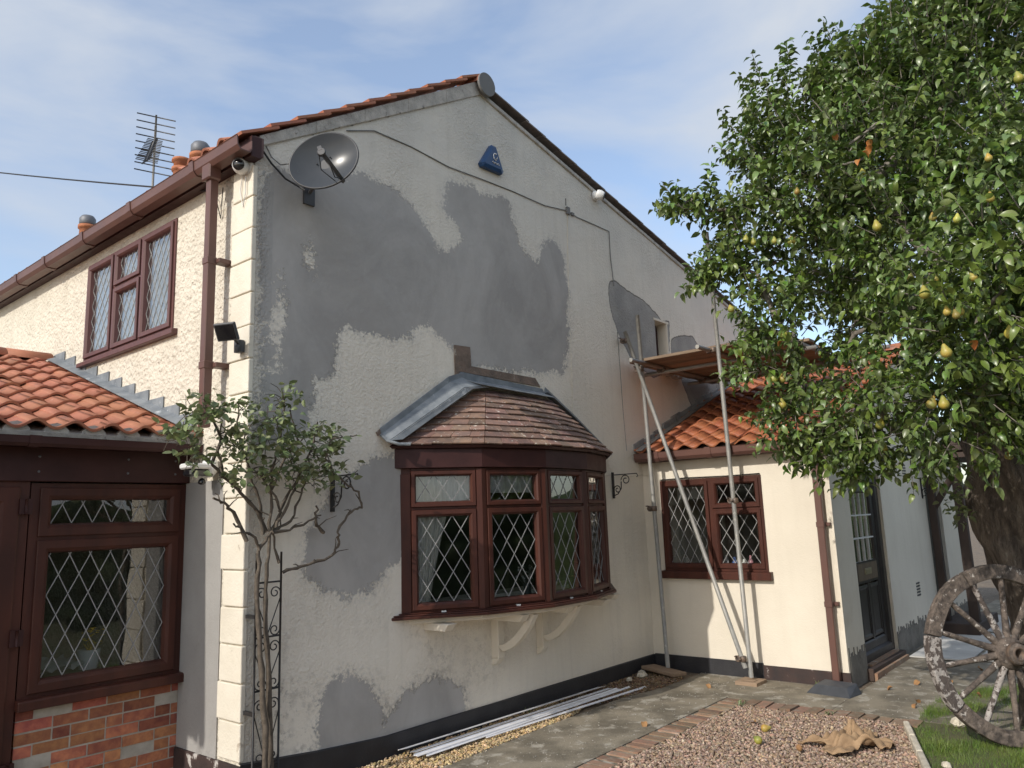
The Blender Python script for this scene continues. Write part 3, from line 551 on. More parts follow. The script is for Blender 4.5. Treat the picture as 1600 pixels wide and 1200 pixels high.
# small gable window above the scaffold
SF = Fr((SMW[0], .16, 0), (1, 0, 0)); m = MB(); fring(m, SF, 0, .33, 3.70, 4.34, .03, [(0, -.06), (0, 0), (1, 0), (1, -.06)]); w = obj('window', m, m_woodd, house)
casement(w, SF, .03, .30, 3.73, 4.31, wd=.035, mat=m_woodd, latt=False)
m = MB(); 
for i in range(9): m.box(5.95+.07*i+rng.normal(0, .006), 6.0+.07*i+rng.random()*.03, -.05-rng.random()*.02, .14, 3.60+rng.normal(0, .01), 3.665+rng.normal(0, .012))
obj('broken_sill', m, m_mortar, house, bevel=.012)
m = MB(); m.box(6.268, 6.296, -.012, .15, 3.68, 4.35); m.box(5.93, 6.33, -.013, .15, 4.34, 4.37); obj('window_reveal', m, m_cream, house)
# ---------------------------------------------------------------- bow window on the gable
BC = [V((x, y, 0)) for x, y in ((1.42, -.002), (1.985, -.40), (2.615, -.595), (3.255, -.595), (3.885, -.40), (4.45, -.002))]
def poly_off(d, dy=0):       # bow outline pushed outwards by d
    out = []
    for i, p in enumerate(BC):
        nn = V((0, 0, 0))
        for a, b in ((i-1, i), (i, i+1)):
            if a >= 0 and b < 6: t = (BC[b]-BC[a]).normalized(); nn += V((t.y, -t.x, 0))
        if i in (0, 5): q = p+V((-d*1.35 if i == 0 else d*1.35, 0, 0))
        else: nn.normalize(); q = p+nn*d
        out.append(q)
    return out
def zpoly(P, z, y0=-.003): return [V((p.x, p.y if 0 < i < 5 else y0, z)) for i, p in enumerate(P)]
m = MB(); m.prism(zpoly(poly_off(.05), 2.238), (0, 0, .165)); bw = obj('bay_window', m, m_woodd, house, bevel=.004)
m = MB(); m.prism(zpoly(poly_off(.042), 2.403), (0, 0, .014)); m.prism(zpoly(poly_off(-.0), 2.19), (0, 0, .047)); obj('head', m, m_wood, bw)
m = MB(); m.prism(zpoly(poly_off(.085), 1.012), (0, 0, .024)); m.prism(zpoly(poly_off(.07), 1.0365), (0, 0, .012)); m.prism(zpoly(poly_off(.03), 1.0490), (0, 0, .010)); obj('sill', m, m_wood, bw, bevel=.004)
m = MB(); m.prism(zpoly(poly_off(-.05), .962), (0, 0, .049)); obj('soffit', m, m_cream, bw, bevel=.006)
for x in (1.70, 2.42, 3.10, 3.72, 4.2):
    m = MB(); d = .30 if x in (1.70, 4.2) else .50; m.prism([(x-.04, -.006, .90), (x-.04, -d+.05, .90), (x-.04, -d, .961), (x-.04, -.006, .961)], (.10, 0, 0)); obj('joist_end', m, m_cream, bw, bevel=.004)
for i in range(1, 5):
    t0 = (BC[i]-BC[i-1]).normalized(); t1 = (BC[i+1]-BC[i]).normalized(); n0 = V((t0.y, -t0.x, 0)); n1 = V((t1.y, -t1.x, 0)); nb = (n0+n1).normalized(); c = BC[i]
    m = MB(); m.prism([c-t0*.045+n0*.0, c-t0*.045+n0*.022, c+nb*.030, c+t1*.045+n1*.022, c+t1*.045, c+t1*.04-n1*.05, c-t0*.04-n0*.05], (0, 0, 1.17)); 
    for k in range(len(m.v)): m.v[k] = (m.v[k][0], m.v[k][1], m.v[k][2]+1.06)
    obj('corner_post', m, m_wood, bw, bevel=.004)
for i in range(5):
    L_ = (BC[i+1]-BC[i]).length; Fb = Fr(BC[i], BC[i+1]-BC[i]); a, b = .045, L_-.045
    m = MB()
    if i == 0: fbox(m, Fb, .0, .085, 1.06, 2.19, -.05, .012); a = .085
    if i == 4: fbox(m, Fb, L_-.085, L_, 1.06, 2.19, -.05, .012); b = L_-.085
    
    if m.v: obj('jamb', m, m_wood, bw, bevel=.003)
    for za, zb in ((1.888, 1.912), (1.06, 1.075), (2.215, 2.237)): m = MB(); fbox(m, Fb, a, b, za, zb, -.05, .008); obj('rail', m, m_wood, bw, bevel=.003)
    casement(bw, Fb, a+.004, b-.004, 1.076, 1.887, wd=.058, pu=.135, pz=.235); casement(bw, Fb, a+.004, b-.004, 1.913, 2.214, wd=.046, pu=.135, pz=.235)
    m = MB(); fbox(m, Fb, L_*.5-.02, L_*.5+.02, 1.052, 1.064, .022, .031); obj('trickle_cap', m, m_white, bw)
for x, zb in ((2.50, .50), (3.16, .50)):      # curved gallows brackets
    m = MB(); m.box(x, x+.085, -.095, -.006, zb+.05, .96); m.prism([(x, -.006, zb-.02), (x, -.06, zb+.0), (x, -.095, zb+.05), (x, -.006, zb+.05)], (.085, 0, 0)); obj('bracket_post', m, m_cream, bw, bevel=.006)
    m = MB(); inn, out = [], []
    for k in range(9):
        a = k/8; y = -.075-(.40-.03)*math.sin(a*math.pi/2)*1.0+.0; z = zb+.17+(.79-.17-.06)*(1-math.cos(a*math.pi/2))*.55+.0
        y = -.08-.38*a; z = zb+.16+.30*a**1.75
        inn.append((x+.012, y, z)); out.append((x+.012, y-.045, z-.045) if a < 1 else (x+.012, y-.06, z-.01))
    for k in range(8):
        m.prism([inn[k], inn[k+1], out[k+1], out[k]], (.06, 0, 0))
    obj('bracket_brace', m, m_cream, bw)
# bay roof: plain tiles laid in courses on five hipped facets
E_ = zpoly(poly_off(.115), 2.425, -.01); E_[0].x, E_[5].x = 1.30, 4.57
T_ = [V((x, y, z)) for x, y, z in ((2.36, -.03, 3.0), (2.42, -.10, 2.985), (2.66, -.12, 2.985), (3.21, -.12, 2.985), (3.44, -.10, 2.985), (3.50, -.03, 3.0))]
m = MB()
for i in range(5):
    q = [E_[i], E_[i+1], T_[i+1], T_[i]]; n = (q[1]-q[0]).cross(q[3]-q[0]).normalized(); m.prism([p-n*.03 for p in q], n*.028)
m.prism([V((2.3, -.005, 2.96)), V((3.55, -.005, 2.96)), V((3.44, -.13, 2.975)), V((2.42, -.13, 2.975))], (0, 0, .02)); obj('roof_boarding', m, m_woodd, bw)
NC = 9
for i in range(5):
    e0, e1, t0, t1 = E_[i], E_[i+1], T_[i], T_[i+1]; n = (e1-e0).cross(t0-e0).normalized(); w0 = (e1-e0).length
    for c in range(NC):
        v0, v1 = c/NC, min(1, (c+1.12)/NC); w = (1-v0)*w0+v0*(t1-t0).length; U = (e1-e0).normalized(); off = (.5 if c % 2 else 0)+rng.normal(0, .04)
        cuts = [0]+[x for x in [((k+off)*.168)/w for k in range(1, 8)] if .22*.168/w < x < 1-.25*.168/w]+[1]
        for a, b in zip(cuts, cuts[1:]):
            def P(u, v): return (e0+(e1-e0)*u)*(1-v)+(t0+(t1-t0)*u)*v
            g = .0018/w; l0 = .024+rng.normal(0, .0022); l1 = .006; th = .013; dv = rng.normal(0, .035)/NC; tw = rng.normal(0, .0015)
            p = [P(a+g, v0+dv), P(b-g, v0+dv+.01/NC*rng.normal()), P(b-g, v1), P(a+g, v1)]; lf = [l0+tw, l0-tw, l1, l1]
            m = MB(); m.hexa([q+n*(h-th) for q, h in zip(p, lf)]+[q+n*h for q, h in zip(p, lf)]); obj('roof_tile', m, m_oldclay, bw)
# lead: valley gutter up the left side, capping along the top, flashing down the right
def strip(mb, a, b, w0, w1, t=.006):    # band between two polylines
    for i in range(len(a)-1):
        n = (a[i+1]-a[i]).cross(b[i]-a[i]).normalized()*t; mb.prism([a[i], a[i+1], b[i+1], b[i]], n)
m = MB(); A_ = [V((1.20, -.024, 2.49)), V((2.02, -.024, 3.02)), V((2.16, -.024, 3.075))]; B_ = [p+V((-.02, 0, .075)) for p in A_]; B_[2] = V((2.17, -.024, 3.15))
strip(m, A_, B_, 0, 0, .008)
lw = [V((1.195, -.022, 2.515)), V((2.015, -.022, 3.045)), V((2.17, -.022, 3.105))]; up = [V((1.225, -.10, 2.455)), V((2.10, -.13, 2.985)), V((2.34, -.15, 3.025))]; dn = [V((1.345, -.12, 2.468)), V((2.20, -.14, 2.985)), V((2.42, -.15, 3.022))]
strip(m, [p for p in lw], up, 0, 0, -.008); strip(m, up, dn, 0, 0, -.008); obj('lead_valley', m, m_lead, bw, bevel=.003)
m = MB(); m.tube([V((1.19, -.03, 2.51)), V((1.20, -.10, 2.455)), V((1.27, -.16, 2.425)), V((1.38, -.17, 2.43))], .014, 8); obj('lead_roll', m, m_lead, bw)
m = MB(); strip(m, [V((2.15, -.012, 3.085)), V((2.8, -.012, 3.09)), V((3.45, -.012, 3.08))], [V((2.15, -.012, 3.165)), V((2.8, -.012, 3.15)), V((3.42, -.012, 3.135))], 0, 0, .008)
strip(m, [V((2.15, -.02, 3.09)), V((2.8, -.02, 3.09)), V((3.47, -.02, 3.08))], [V((2.30, -.17, 3.03)), V((2.8, -.19, 3.015)), V((3.42, -.17, 3.015))], 0, 0, -.008); obj('lead_capping', m, m_lead, bw, bevel=.003)
m = MB(); q = [V((3.44, -.012, 3.085)), V((4.0, -.012, 2.80)), V((4.60, -.012, 2.47))]; strip(m, q, [p+V((.03, 0, .07)) for p in q], 0, 0, .008); strip(m, [p+V((0, -.01, .0)) for p in q], [p+V((-.05, -.10, .0)) for p in q], 0, 0, -.008); obj('lead_flashing', m, m_lead, bw)
# old brickwork left bare where the render was cut back round the bay roof
m = MB()
m.prism([(1.15, -.02, 2.53), (2.02, -.02, 3.10), (2.10, -.02, 3.13), (2.095, -.02, 3.41), (2.31, -.02, 3.42), (2.32, -.02, 3.235), (3.30, -.02, 3.235), (3.385, -.02, 3.15), (2.17, -.02, 3.165), (2.13, -.02, 3.12), (1.99, -.02, 3.11-.09), (1.17, -.02, 2.50)], (0, .011, 0))
bare = obj('bare_masonry', m, M('bare_old_masonry', (.24, .17, .13), (.15, .115, .09), 9, rough=.95, bumps=((40, .01),), spots=((.38, .33, .27), 14, .60, .06)), house)
# inside the bay: room, net curtains, a few things on the sill
m = MB(); m.box(1.43, 4.44, -.0, .28, 1.0, 1.04)
m.prism(zpoly(poly_off(-.08), 1.011), (0, 0, .03)); obj('window_board', m, m_white, house)
Fb = Fr(BC[0], BC[1]-BC[0])
cur = net(None, Fb, .10, .66, 1.92, 2.2, w=-.075, amp=.012, name='net_curtain'); tag(cur, 'short white net valance across the top of the left pane of the bow window', 'curtain', 'white curtains inside the bow window')
def drape(label, Fb, u0, u1, u2, z0, z1, w=-.12):      # gathered curtain, wide at the top and tied to one side
    m = MB(); vs, fs = [], []; n = 26; R = 14
    for r in range(R+1):
        t = r/R
        for i in range(n+1):
            s = i/n; ut = u0+(u1-u0)*s; ub = u0+(u2-u0)*s; uu = ub+(ut-ub)*t**1.3; vs.append(Fb.p(uu, z0+(z1-z0)*t, w+.018*math.sin(i*1.5)*(1-.3*t)+.006*math.sin(i*.7+r*.3)))
    for r in range(R):
        for i in range(n): a = r*(n+1)+i; fs.append((a, a+1, a+n+2, a+n+1))
    m.raw(vs, fs, True); return tag(obj('net_curtain', m, m_net), label, 'curtain', 'white curtains inside the bow window')
drape('gathered white curtain tied back at the far left of the bow window', Fb, .10, .42, .24, 1.06, 1.92, w=-.075)
Fc = Fr(BC[1], BC[2]-BC[1]); c2 = net(None, Fc, .03, .62, 2.02, 2.235, w=-.07, amp=.006, name='net_curtain'); tag(c2, 'pale net valance hung across the second light of the bow window', 'curtain', 'white curtains inside the bow window')
Fd = Fr(BC[2], BC[3]-BC[2]); drape('narrow white curtain hanging behind the third light of the bow window', Fd, .02, .16, .14, 1.06, 2.22, w=-.16)
m = MB(); fl = thing('vase', 'small glass vase of dried flowers inside the bow window, by the centre pane', 'vase', (2.62, -.36, 1.042))
m.lathe([(.035, 0), (.045, .05), (.03, .12), (.036, .16), (.03, .16), (.0, .02)], 14, Matrix.Translation((2.62, -.36, 1.042)), cap=False); obj('vessel', m, m_cage, fl)
m = MB()
for i in range(26):
    a = rng.uniform(0, 6.28); r = rng.uniform(.03, .12); p = V((2.62+r*math.cos(a), -.36+r*math.sin(a)*.7, 1.042+rng.uniform(.18, .32))); m.tube([V((2.62, -.36, 1.17)), p], .0015, 4); m.lathe([(.002, -.012), (.014, 0), (.002, .012)], 6, Matrix.Translation(p))
obj('dried_flowers', m, m_slab, fl)
bask = thing('basket', 'small woven orange-brown basket standing inside the bow window behind the right-hand lights', 'basket', (3.42, -.33, 1.042)); m = MB(); m.lathe([(.06, 0), (.085, .16), (.09, .17), (.08, .17), (.055, .01)], 16, Matrix.Translation((3.42, -.33, 1.042)), cap=False); obj('body', m, M('wicker', (.48, .24, .08), (.3, .14, .05), 60, bumps=((120, .004),)), bask)
m = MB(); m.tube([(3.34, -.33, 1.21), (3.35, -.33, 1.31), (3.42, -.33, 1.36), (3.49, -.33, 1.31), (3.50, -.33, 1.21)], .006, 6); obj('handle', m, m_dead, bask)
# ---------------------------------------------------------------- porch on the long side
PX0, PY = -3.2, .852
porch = thing('porch', 'mahogany-framed side porch with an orange pantiled roof and low brick wall', 'porch', (-1.5, .852, 0))
m = MB(); m.box(-1.065, -.003, PY+.0045, PY+.21, -.03, .70); bwall = obj('brick_wall', m, m_joint, porch)
bp = MB(); bp.box(0, .2145, -.006, .09, 0, .0655); BM = bp.mesh('brick'); BM.materials.append(m_brick); bp = MB(); bp.box(0, .102, -.006, .09, 0, .0655); BH = bp.mesh('brick'); BH.materials.append(m_brick)
for c in range(10):
    z = -.045+.0755*c; x = -1.068; k = 0
    pat = [.2145, .102] * 6 if c % 3 == 1 else [.2145]*6
    if c % 3 == 0: x0 = -1.068; pat = [.102]+[.2145]*6
    for L0 in pat:
        Lb = min(L0, -.004-x)
        if Lb < .035: break
        o = piece('brick', BM if L0 > .15 else BH, bwall, axes((x, PY+.006+rng.normal(0, .0025), z+rng.normal(0, .0012)), (1, 0, 0), (0, 1, 0), (0, 0, 1)) @ Matrix.Diagonal((Lb/L0, 1, min(1, (.698-z)/.0655) if z+.0655 > .698 else 1, 1))); x += L0+.0105
m = MB(); m.box(-3.2, -1.07, PY+.02, PY+.2, -.03, .10); obj('threshold', m, m_conc, porch)
PF_ = Fr((-1.075, PY, 0), (1, 0, 0))
wP = build_window(porch, PF_, 0, 1.065, .765, 2.135, [(.05, 1.02, 1.755, 1.785)], [(.055, 1.015, [.79, 1.757]), (.055, 1.015, [1.783, 2.105])], frame_w=.055, proud=.012, sill=(-.01, 1.07, .70, .772, .085), wd=.085, pu=.128, pz=.26)
# door at the far left
dr_ = MB(); DF = Fr((-2.05, PY, 0), (1, 0, 0)); fring(dr_, DF, 0, .965, .06, 2.16, .055, [(0, -.06), (0, .02), (1, .02), (1, -.06)]); door = obj('door', dr_, m_wood, porch)
casement(door, DF, .055, .91, .10, 2.11, wd=.15, proud=.035, pu=.128, pz=.215)
for z in (.35, 1.15, 1.98): m = MB(); m.box(-1.148, -1.072, PY-.052, PY-.03, z-.05, z+.05); m.tube([(-1.11, PY-.056, z-.05), (-1.11, PY-.056, z+.05)], .009, 8); obj('hinge', m, m_woodd, door)
m = MB(); m.box(-3.2, -2.06, PY, PY+.1, -.03, .08); sp_ = obj('side_panel', m, m_wood, porch); casement(sp_, Fr((-3.2, PY, 0), (1, 0, 0)), 0, 1.14, .08, 2.16, wd=.12, latt=False)
m = MB(); m.box(-3.3, -.003, PY-.05, PY+.12, 2.145, 2.372); beam = obj('beam', m, m_woodd, porch, bevel=.004)
for x in (-1.05, -.47, -.12):
    for z in (2.21, 2.31): m = MB(); m.lathe([(.0, .004), (.008, .003), (.009, 0)], 8, axes((x, PY-.0505, z), (1, 0, 0), (0, 0, 1), (0, -1, 0)), cap=False); obj('screw_head', m, m_cage, beam)
m = MB(); m.prism([(-3.2, PY, -.03), (-3.2, 6.3, -.03), (-3.2, 6.3, 2.5), (-3.2, 3.7, 3.42), (-3.2, .9, 2.44)], (.1, 0, 0)); m.box(-3.2, -.01, 6.2, 6.3, -.03, 2.5); m.box(-3.1, -.01, PY+.2, 6.2, -.02, .02); obj('far_wall', m, m_porchwall, porch)
m = MB(); m.box(-.011, -.002, .296, PY-.002, .247, 2.144); obj('painted_shade_strip', m, M('painted_shade_grey', (.30, .29, .275), (.345, .335, .32), 2.5, rough=.9, bumps=((50, .003),), spots=((.22, .21, .20), 3.0, .62, .12)), house)  # grey panel: shade on the wall between quoins and porch, put in as colour
# things inside the porch, seen through the glass
tb = thing('side_table', 'small table with a crumpled pale cloth inside the porch window', 'table', (-.72, 1.6, 0)); m = MB(); m.box(-1.15, -.35, 1.35, 1.95, .76, .80); obj('tabletop', m, m_woodd, tb)
for x in (-1.1, -.4):
    for y in (1.4, 1.9): m = MB(); m.box(x-.02, x+.02, y-.02, y+.02, .02, .76); obj('leg', m, m_woodd, tb)
m = MB(); vs, fs = [], []; n = 30
for i in range(n+1):
    for j in range(n+1): x = -1.13+.7*i/n; y = 1.36+.5*j/n; vs.append((x, y, .815+.05*abs(math.sin(i*.5+math.sin(j*.6)*1.3))*(.4+.6*math.sin(j*.33+1)**2)+.01*math.sin(j*1.7)))
for i in range(n):
    for j in range(n): a = i*(n+1)+j; fs.append((a, a+n+1, a+n+2, a+1))
m.raw(vs, fs, True); tag(obj('cloth', m, m_net), 'crumpled pale cloth lying on the side table inside the porch', 'cloth')
pl = thing('potted_flowers', 'white pot of yellow flowers inside the porch window', 'plant', (-.40, 1.28, .80)); m = MB(); m.lathe([(.06, 0), (.08, .14), (.07, .14), (.0, .1)], 14, Matrix.Translation((-.42, 1.42, .80)), cap=False); obj('pot', m, m_white, pl)
m = MB()
for i in range(30):
    a = rng.uniform(0, 6.28); r = rng.uniform(0, .09); m.lathe([(.0, 0), (.018, .004), (.0, .012)], 6, Matrix.Translation((-.42+r*math.cos(a), 1.42+r*math.sin(a), .97+rng.uniform(0, .12)))); m.tube([(-.42, 1.42, .92), (-.42+r*math.cos(a), 1.42+r*math.sin(a), .98)], .002, 4)
obj('flower_heads', m, M('yellow_petal', (.65, .45, .03), rough=.7), pl)
# porch roof
ap = math.atan(.345); dp = V((0, math.cos(ap), math.sin(ap))); np_ = V((0, -dp.z, dp.y)); eP = V((0, .64, 2.475))
m = MB(); a = eP+V((-3.35, 0, 0))-np_*.02; b = a+dp*3.27; m.prism([a, a-np_*.06, b-np_*.06, b], (3.345, 0, 0)); a2 = b; c2_ = V((-3.35, 6.4, 2.5)); m.prism([b, b-V((0, 0, .06)), c2_-V((0, 0, .06)), c2_], (3.345, 0, 0)); obj('roof_deck', m, m_mortar, porch)
for j in range(14):
    for i in range(12):
        if j == 0 and i > 11: continue
        p = eP+V((-.005-.235*(j+1), 0, 0))+dp*(.277*i+.0)
        piece('roof_tile', PT_clay, porch, jit(axes(p+np_*.012, (1, 0, 0), dp, np_)))
m = MB(); 
for j in range(15):     # mortar bedding in the hollows of the eaves tiles
    x = -.235*(j+.26)-.005; m.prism([(x-.085, .665, 2.44), (x+.085, .665, 2.44), (x+.075, .665, 2.478), (x+.045, .665, 2.512), (x, .665, 2.524), (x-.045, .665, 2.512), (x-.075, .665, 2.478)], (0, .05, 0))
obj('eaves_bedding', m, m_mortar, porch)
rz = eP+dp*3.30
for j in range(8):
    m = MB(); n = 10; vs = []; x0 = -.03-.42*(j+1)
    for r in (.13, .112):
        for v in (0, .414):
            for i in range(n+1): aa = math.pi*i/n; vs.append((x0+v, rz.y+r*math.cos(aa), rz.z+.0+r*.75*math.sin(aa)))
    q = n+1; f = []
    for i in range(n): f += [(i+1, i, q+i, q+i+1), (2*q+i, 2*q+i+1, 3*q+i+1, 3*q+i), (i, i+1, 2*q+i+1, 2*q+i), (q+i+1, q+i, 3*q+i, 3*q+i+1)]
    m.raw(vs, f, True); obj('ridge_tile', m, m_clay, porch)
gutter(porch, (-3.35, PY-.245, 2.392), (-.03, PY-.245, 2.385), (0, -1, 0), mat=m_woodd, joints=[.35, .66], k=.62)
m = MB(); m.box(-3.3, -.004, PY-.19, PY-.045, 2.372, 2.45); obj('fascia_board', m, m_woodd, porch)
# stepped lead flashing against the long wall
m = MB(); qa = [eP+dp*t+np_*.045+V((-.10, 0, 0)) for t in (.12, 1.2, 2.2, 3.2)]; qb = [eP+dp*t+np_*.075+V((-.012, 0, 0)) for t in (.12, 1.2, 2.2, 3.2)]
for a, b, c, d in zip(qa, qa[1:], qb[1:], qb): m.prism([a, b, c, d], np_*.006)
fl_ = obj('lead_flashing', m, m_lead, porch)
for i in range(11):
    t0, t1 = .10+.285*i, .10+.285*(i+1)-.006; a, b = eP+dp*t0, eP+dp*t1; zt = b.z+.095
    m = MB(); m.prism([(-.004, a.y, a.z+.03), (-.004, b.y, b.z+.03), (-.004, b.y, zt), (-.004, a.y, zt)], (-.008, 0, 0)); obj('step_flashing', m, m_lead, porch)
# ---------------------------------------------------------------- side extension (wing) on the right
WX = 5.387; WY = -2.235
wing = thing('side_extension', 'single-storey cream extension with an orange pantiled roof beside the gable', 'extension', (WX, WY, 0))
m = MB(); wallboxes(m, 'x', WX, .25, [WY, -.008], [0, 2.44], [(-1.505, -.245, 1.10, 2.175)])
wallboxes(m, 'y', WY, .25, [WX+.25, 12.4], [0, 2.50], [(5.99, 7.25, 0, 2.19), (9.55, 10.5, 0, 2.1)])
m.prism([(WX+.02, WY, 2.46), (12.4, WY, 2.46), (12.4, WY, 2.5), (8.72, WY, 3.78), (WX+.02, WY, 2.5)], (0, .25, 0)); m.box(12.15, 12.4, WY+.25, -.01, 0, 2.5)
obj('rendered_wall', m, m_cream, wing)
m = MB(); m.box(WX+.26, 12.1, WY+.26, -.02, -.02, .06); m.box(WX+.26, 12.1, WY+.26, -.02, 2.44, 2.46); m.box(7.6, 7.7, WY+.26, -.02, .06, 2.44); obj('inner_floor', m, m_room, wing)
m = MB(); m.box(WX-.022, WX, -1.35, -.035, -.05, .165); obj('plinth', m, m_plinth, wing); m = MB(); m.box(WX-.018, WX, WY-.018, -1.351, -.05, .145); obj('plinth', m, m_plinth2, wing)
# bare grey cement band with a ragged top along the foot of the door wall
bandm = M('ragged_cement', (.23, .215, .19), (.17, .16, .14), 6, rough=.95, bumps=((40, .008),), spots=((.10, .095, .08), 5, .58, .15))
def ragged(x0, x1, h):
    m = MB(); x = x0
    while x < x1:
        w = rng.uniform(.012, .05); hh = h+abs(rng.normal(0, .035))+(.06 if rng.random() < .15 else 0); m.box(x, min(x+w, x1), WY-.005-rng.random()*.004, WY+.001, -.03, hh); x += w
    obj('cement_band', m, bandm, wing)
ragged(WX+.03, 5.98, .27); ragged(7.26, 9.5, .26); ragged(10.5, 12, .2)
WF = Fr((WX, -.245, 0), (0, -1, 0))
build_window(wing, WF, 0, 1.26, 1.125, 2.175, [(.62, .665, 1.16, 2.14), (.665, 1.225, 1.80, 1.83)], [(.03, .62, [1.155, 2.145]), (.665, 1.23, [1.828, 2.145]), (.665, 1.23, [1.155, 1.802])], frame_w=.035, sill=(-.035, 1.30, 1.035, 1.128, .07), wd=.058, proud=.014, pu=.135, pz=.225)
m = MB(); m.tube([(WX-.015, -.25, 2.188), (WX-.018, -.6, 2.195), (WX-.014, -1.1, 2.186), (WX-.016, -1.5, 2.19)], .006, 6); obj('sealant_bead', m, m_black, wing)
for i, (y, c) in enumerate(((-.95, (.7, .7, .7)), (-1.05, (.12, .2, .5)), (-1.16, (.75, .75, .72)), (-1.24, (.6, .3, .35)), (-.45, (.6, .6, .55)))):
    m = MB(); r = .028+.004*(i % 3); h = .16-.02*(i % 3); m.lathe([(r, 0), (r, h*.6), (r*.45, h*.75), (r*.4, h), (.001, h)], 12, Matrix.Translation((WX+.15, y, 1.131)))
    tag(obj('bottle', m, M('bottle_paint_%d' % i if 0 else 'bottle_plastic', c, rough=.4)), ['white bottle on the sill behind the extension window, left of the blue one', 'blue bottle on the sill inside the extension window', 'off-white bottle standing between the blue and the pink bottles inside the extension window', 'pink bottle furthest right on the sill inside the extension window', 'pale bottle behind the left pane of the extension window'][i], 'bottle', 'bottles on the inside sill')
m = MB(); m.box(WX+.05, WX+.24, -1.49, -.26, 1.105, 1.13); obj('inner_sill', m, m_white, wing)
m = MB(); m.box(WX+.30, WX+.32, -.85, -.3, 1.95, 2.2); obj('blind', m, m_net, wing)
# wing roof
aw = math.atan(.402); dw = V((math.cos(aw), 0, math.sin(aw))); nw = V((-dw.z, 0, dw.x)); eW = V((5.215, 0, 2.515)); nrow = 14
m = MB(); a = eW-nw*.02; b = a+dw*3.78; m.prism([a, a-nw*.05, b-nw*.05, b], (0, WY-.08, 0)); m.prism([b, b-V((0, 0, .06)), V((12.5, 0, 2.5)), V((12.5, 0, 2.56))], (0, WY-.08, 0)); obj('roof_deck', m, m_darktile, wing)
for j in range(10):
    for i in range(nrow):
        p = eW+V((0, -.03-.235*j, 0))+dw*(.268*i)+nw*.012
        piece('roof_tile', PT_wing, wing, jit(axes(p+V((0, -.235, 0)), (0, 1, 0), dw, nw)))
rW = eW+dw*3.76
for j in range(6):
    m = MB(); n = 10; vs = []; y0 = -.01-.41*j
    for r in (.13, .112):
        for v in (0, -.404):
            for i in range(n+1): aa = math.pi*i/n; vs.append((rW.x+r*math.cos(aa), y0+v, rW.z+.02+r*.8*math.sin(aa)))
    q = n+1; f = []
    for i in range(n): f += [(i+1, i, q+i, q+i+1), (2*q+i, 2*q+i+1, 3*q+i+1, 3*q+i), (i, i+1, 2*q+i+1, 2*q+i), (q+i+1, q+i, 3*q+i, 3*q+i+1)]
    m.raw(vs, f, True); obj('ridge_tile', m, m_clay2, wing)
m = MB()
for i in range(14):     # mortar fillet and lead up the gable
    a = eW+dw*(.27*i)+nw*.03; b = eW+dw*(.27*(i+1))+nw*.03; t = rng.uniform(.05, .10); m.prism([a+V((0, -.004, 0)), b+V((0, -.004, 0)), b+V((0, -.004, t)), a+V((0, -.004, t+.01))], (0, -.02-rng.random()*.02, 0)); m.prism([a+V((0, -.03, 0)), b+V((0, -.03, 0)), b+V((0, -.13, .0)), a+V((0, -.13, .0))], nw*.012)
obj('lead_flashing', m, M('dirty_lead_and_mortar', (.22, .22, .215), (.33, .31, .28), 7, rough=.9, bumps=((30, .01),), spots=((.12, .12, .12), 9, .58, .1)), wing, bevel=.004)
gutter(wing, (WX-.155, -.03, 2.462), (WX-.155, WY-.10, 2.452), (-1, 0, 0), joints=[.13, .42, .93]); m = MB(); m.box(WX-.09, WX-.0, WY-.02, -.008, 2.40, 2.50); obj('fascia_board', m, m_plastic, wing)
m = MB(); m.box(WX-.20, WX-.10, WY+.04, WY+.16, 2.38, 2.47); obj('gutter_outlet', m, m_plastic, wing, bevel=.01)
downpipe(wing, WX-.115, WX-.045, WY+.065, WY+.135, 2.40, .075, (1.62, .82), (WX-.05, WX-.0), (WY+.02, WY+.10))
# back door with glazing bars
DW = Fr((5.99, WY+.085, 0), (1, 0, 0)); m = MB(); fring(m, DW, 0, 1.26, .085, 2.185, .13, [(0, -.06), (0, .05), (.85, .05), (1, .02), (1, -.06)]); dd = obj('door', m, m_doorb, wing, bevel=.004)
m = MB(); fring(m, DW, .13, 1.13, .20, 2.055, .11, [(0, -.02), (0, .018), (.85, .018), (1, .006), (1, -.02)]); fbox(m, DW, .24, 1.02, .93, 1.17, -.02, .014); fbox(m, DW, .60, .66, .31, .93, -.02, .012); obj('door_leaf', m, m_doorb, dd)
m = MB(); fbox(m, DW, .25, 1.01, .96, 1.15, .013, .019); obj('mid_rail', m, m_dooro, dd)
for a, b in ((.27, .57), (.69, .99)): m = MB(); fring(m, DW, a-.02, b+.02, .33, .91, .05, [(0, .008), (.6, .014), (1, .002)]); fbox(m, DW, a, b, .35, .89, -.02, .003); obj('door_panel', m, m_doorb, dd)
m = MB(); m.quad(DW.p(.24, 1.17, -.004), DW.p(1.02, 1.17, -.004), DW.p(1.02, 1.945, -.004), DW.p(.24, 1.945, -.004)); obj('pane', m, m_glass, dd)
m = MB()
for u in (.435, .63, .825): fbox(m, DW, u-.007, u+.007, 1.17, 1.945, -.003, .012)
for z in (1.43, 1.69): fbox(m, DW, .24, 1.02, z-.008, z+.008, -.0035, .0125)
obj('glazing_bars', m, m_white, dd)
m = MB(); fbox(m, DW, .50, .76, 1.02, 1.09, .019, .026); fbox(m, DW, .53, .73, 1.035, 1.075, .026, .03); obj('letter_plate', m, m_brass, dd, bevel=.003)
m = MB(); m.box(5.95, 7.30, WY-.07, WY+.12, -.03, .095); obj('door_step', m, m_timber, wing, bevel=.006); m = MB(); m.box(5.97, 7.28, WY-.10, WY-.07, -.03, .05); m.box(6.1, 7.2, WY-.02, WY+.10, .0955, .115); obj('threshold', m, m_pavebrick, wing)
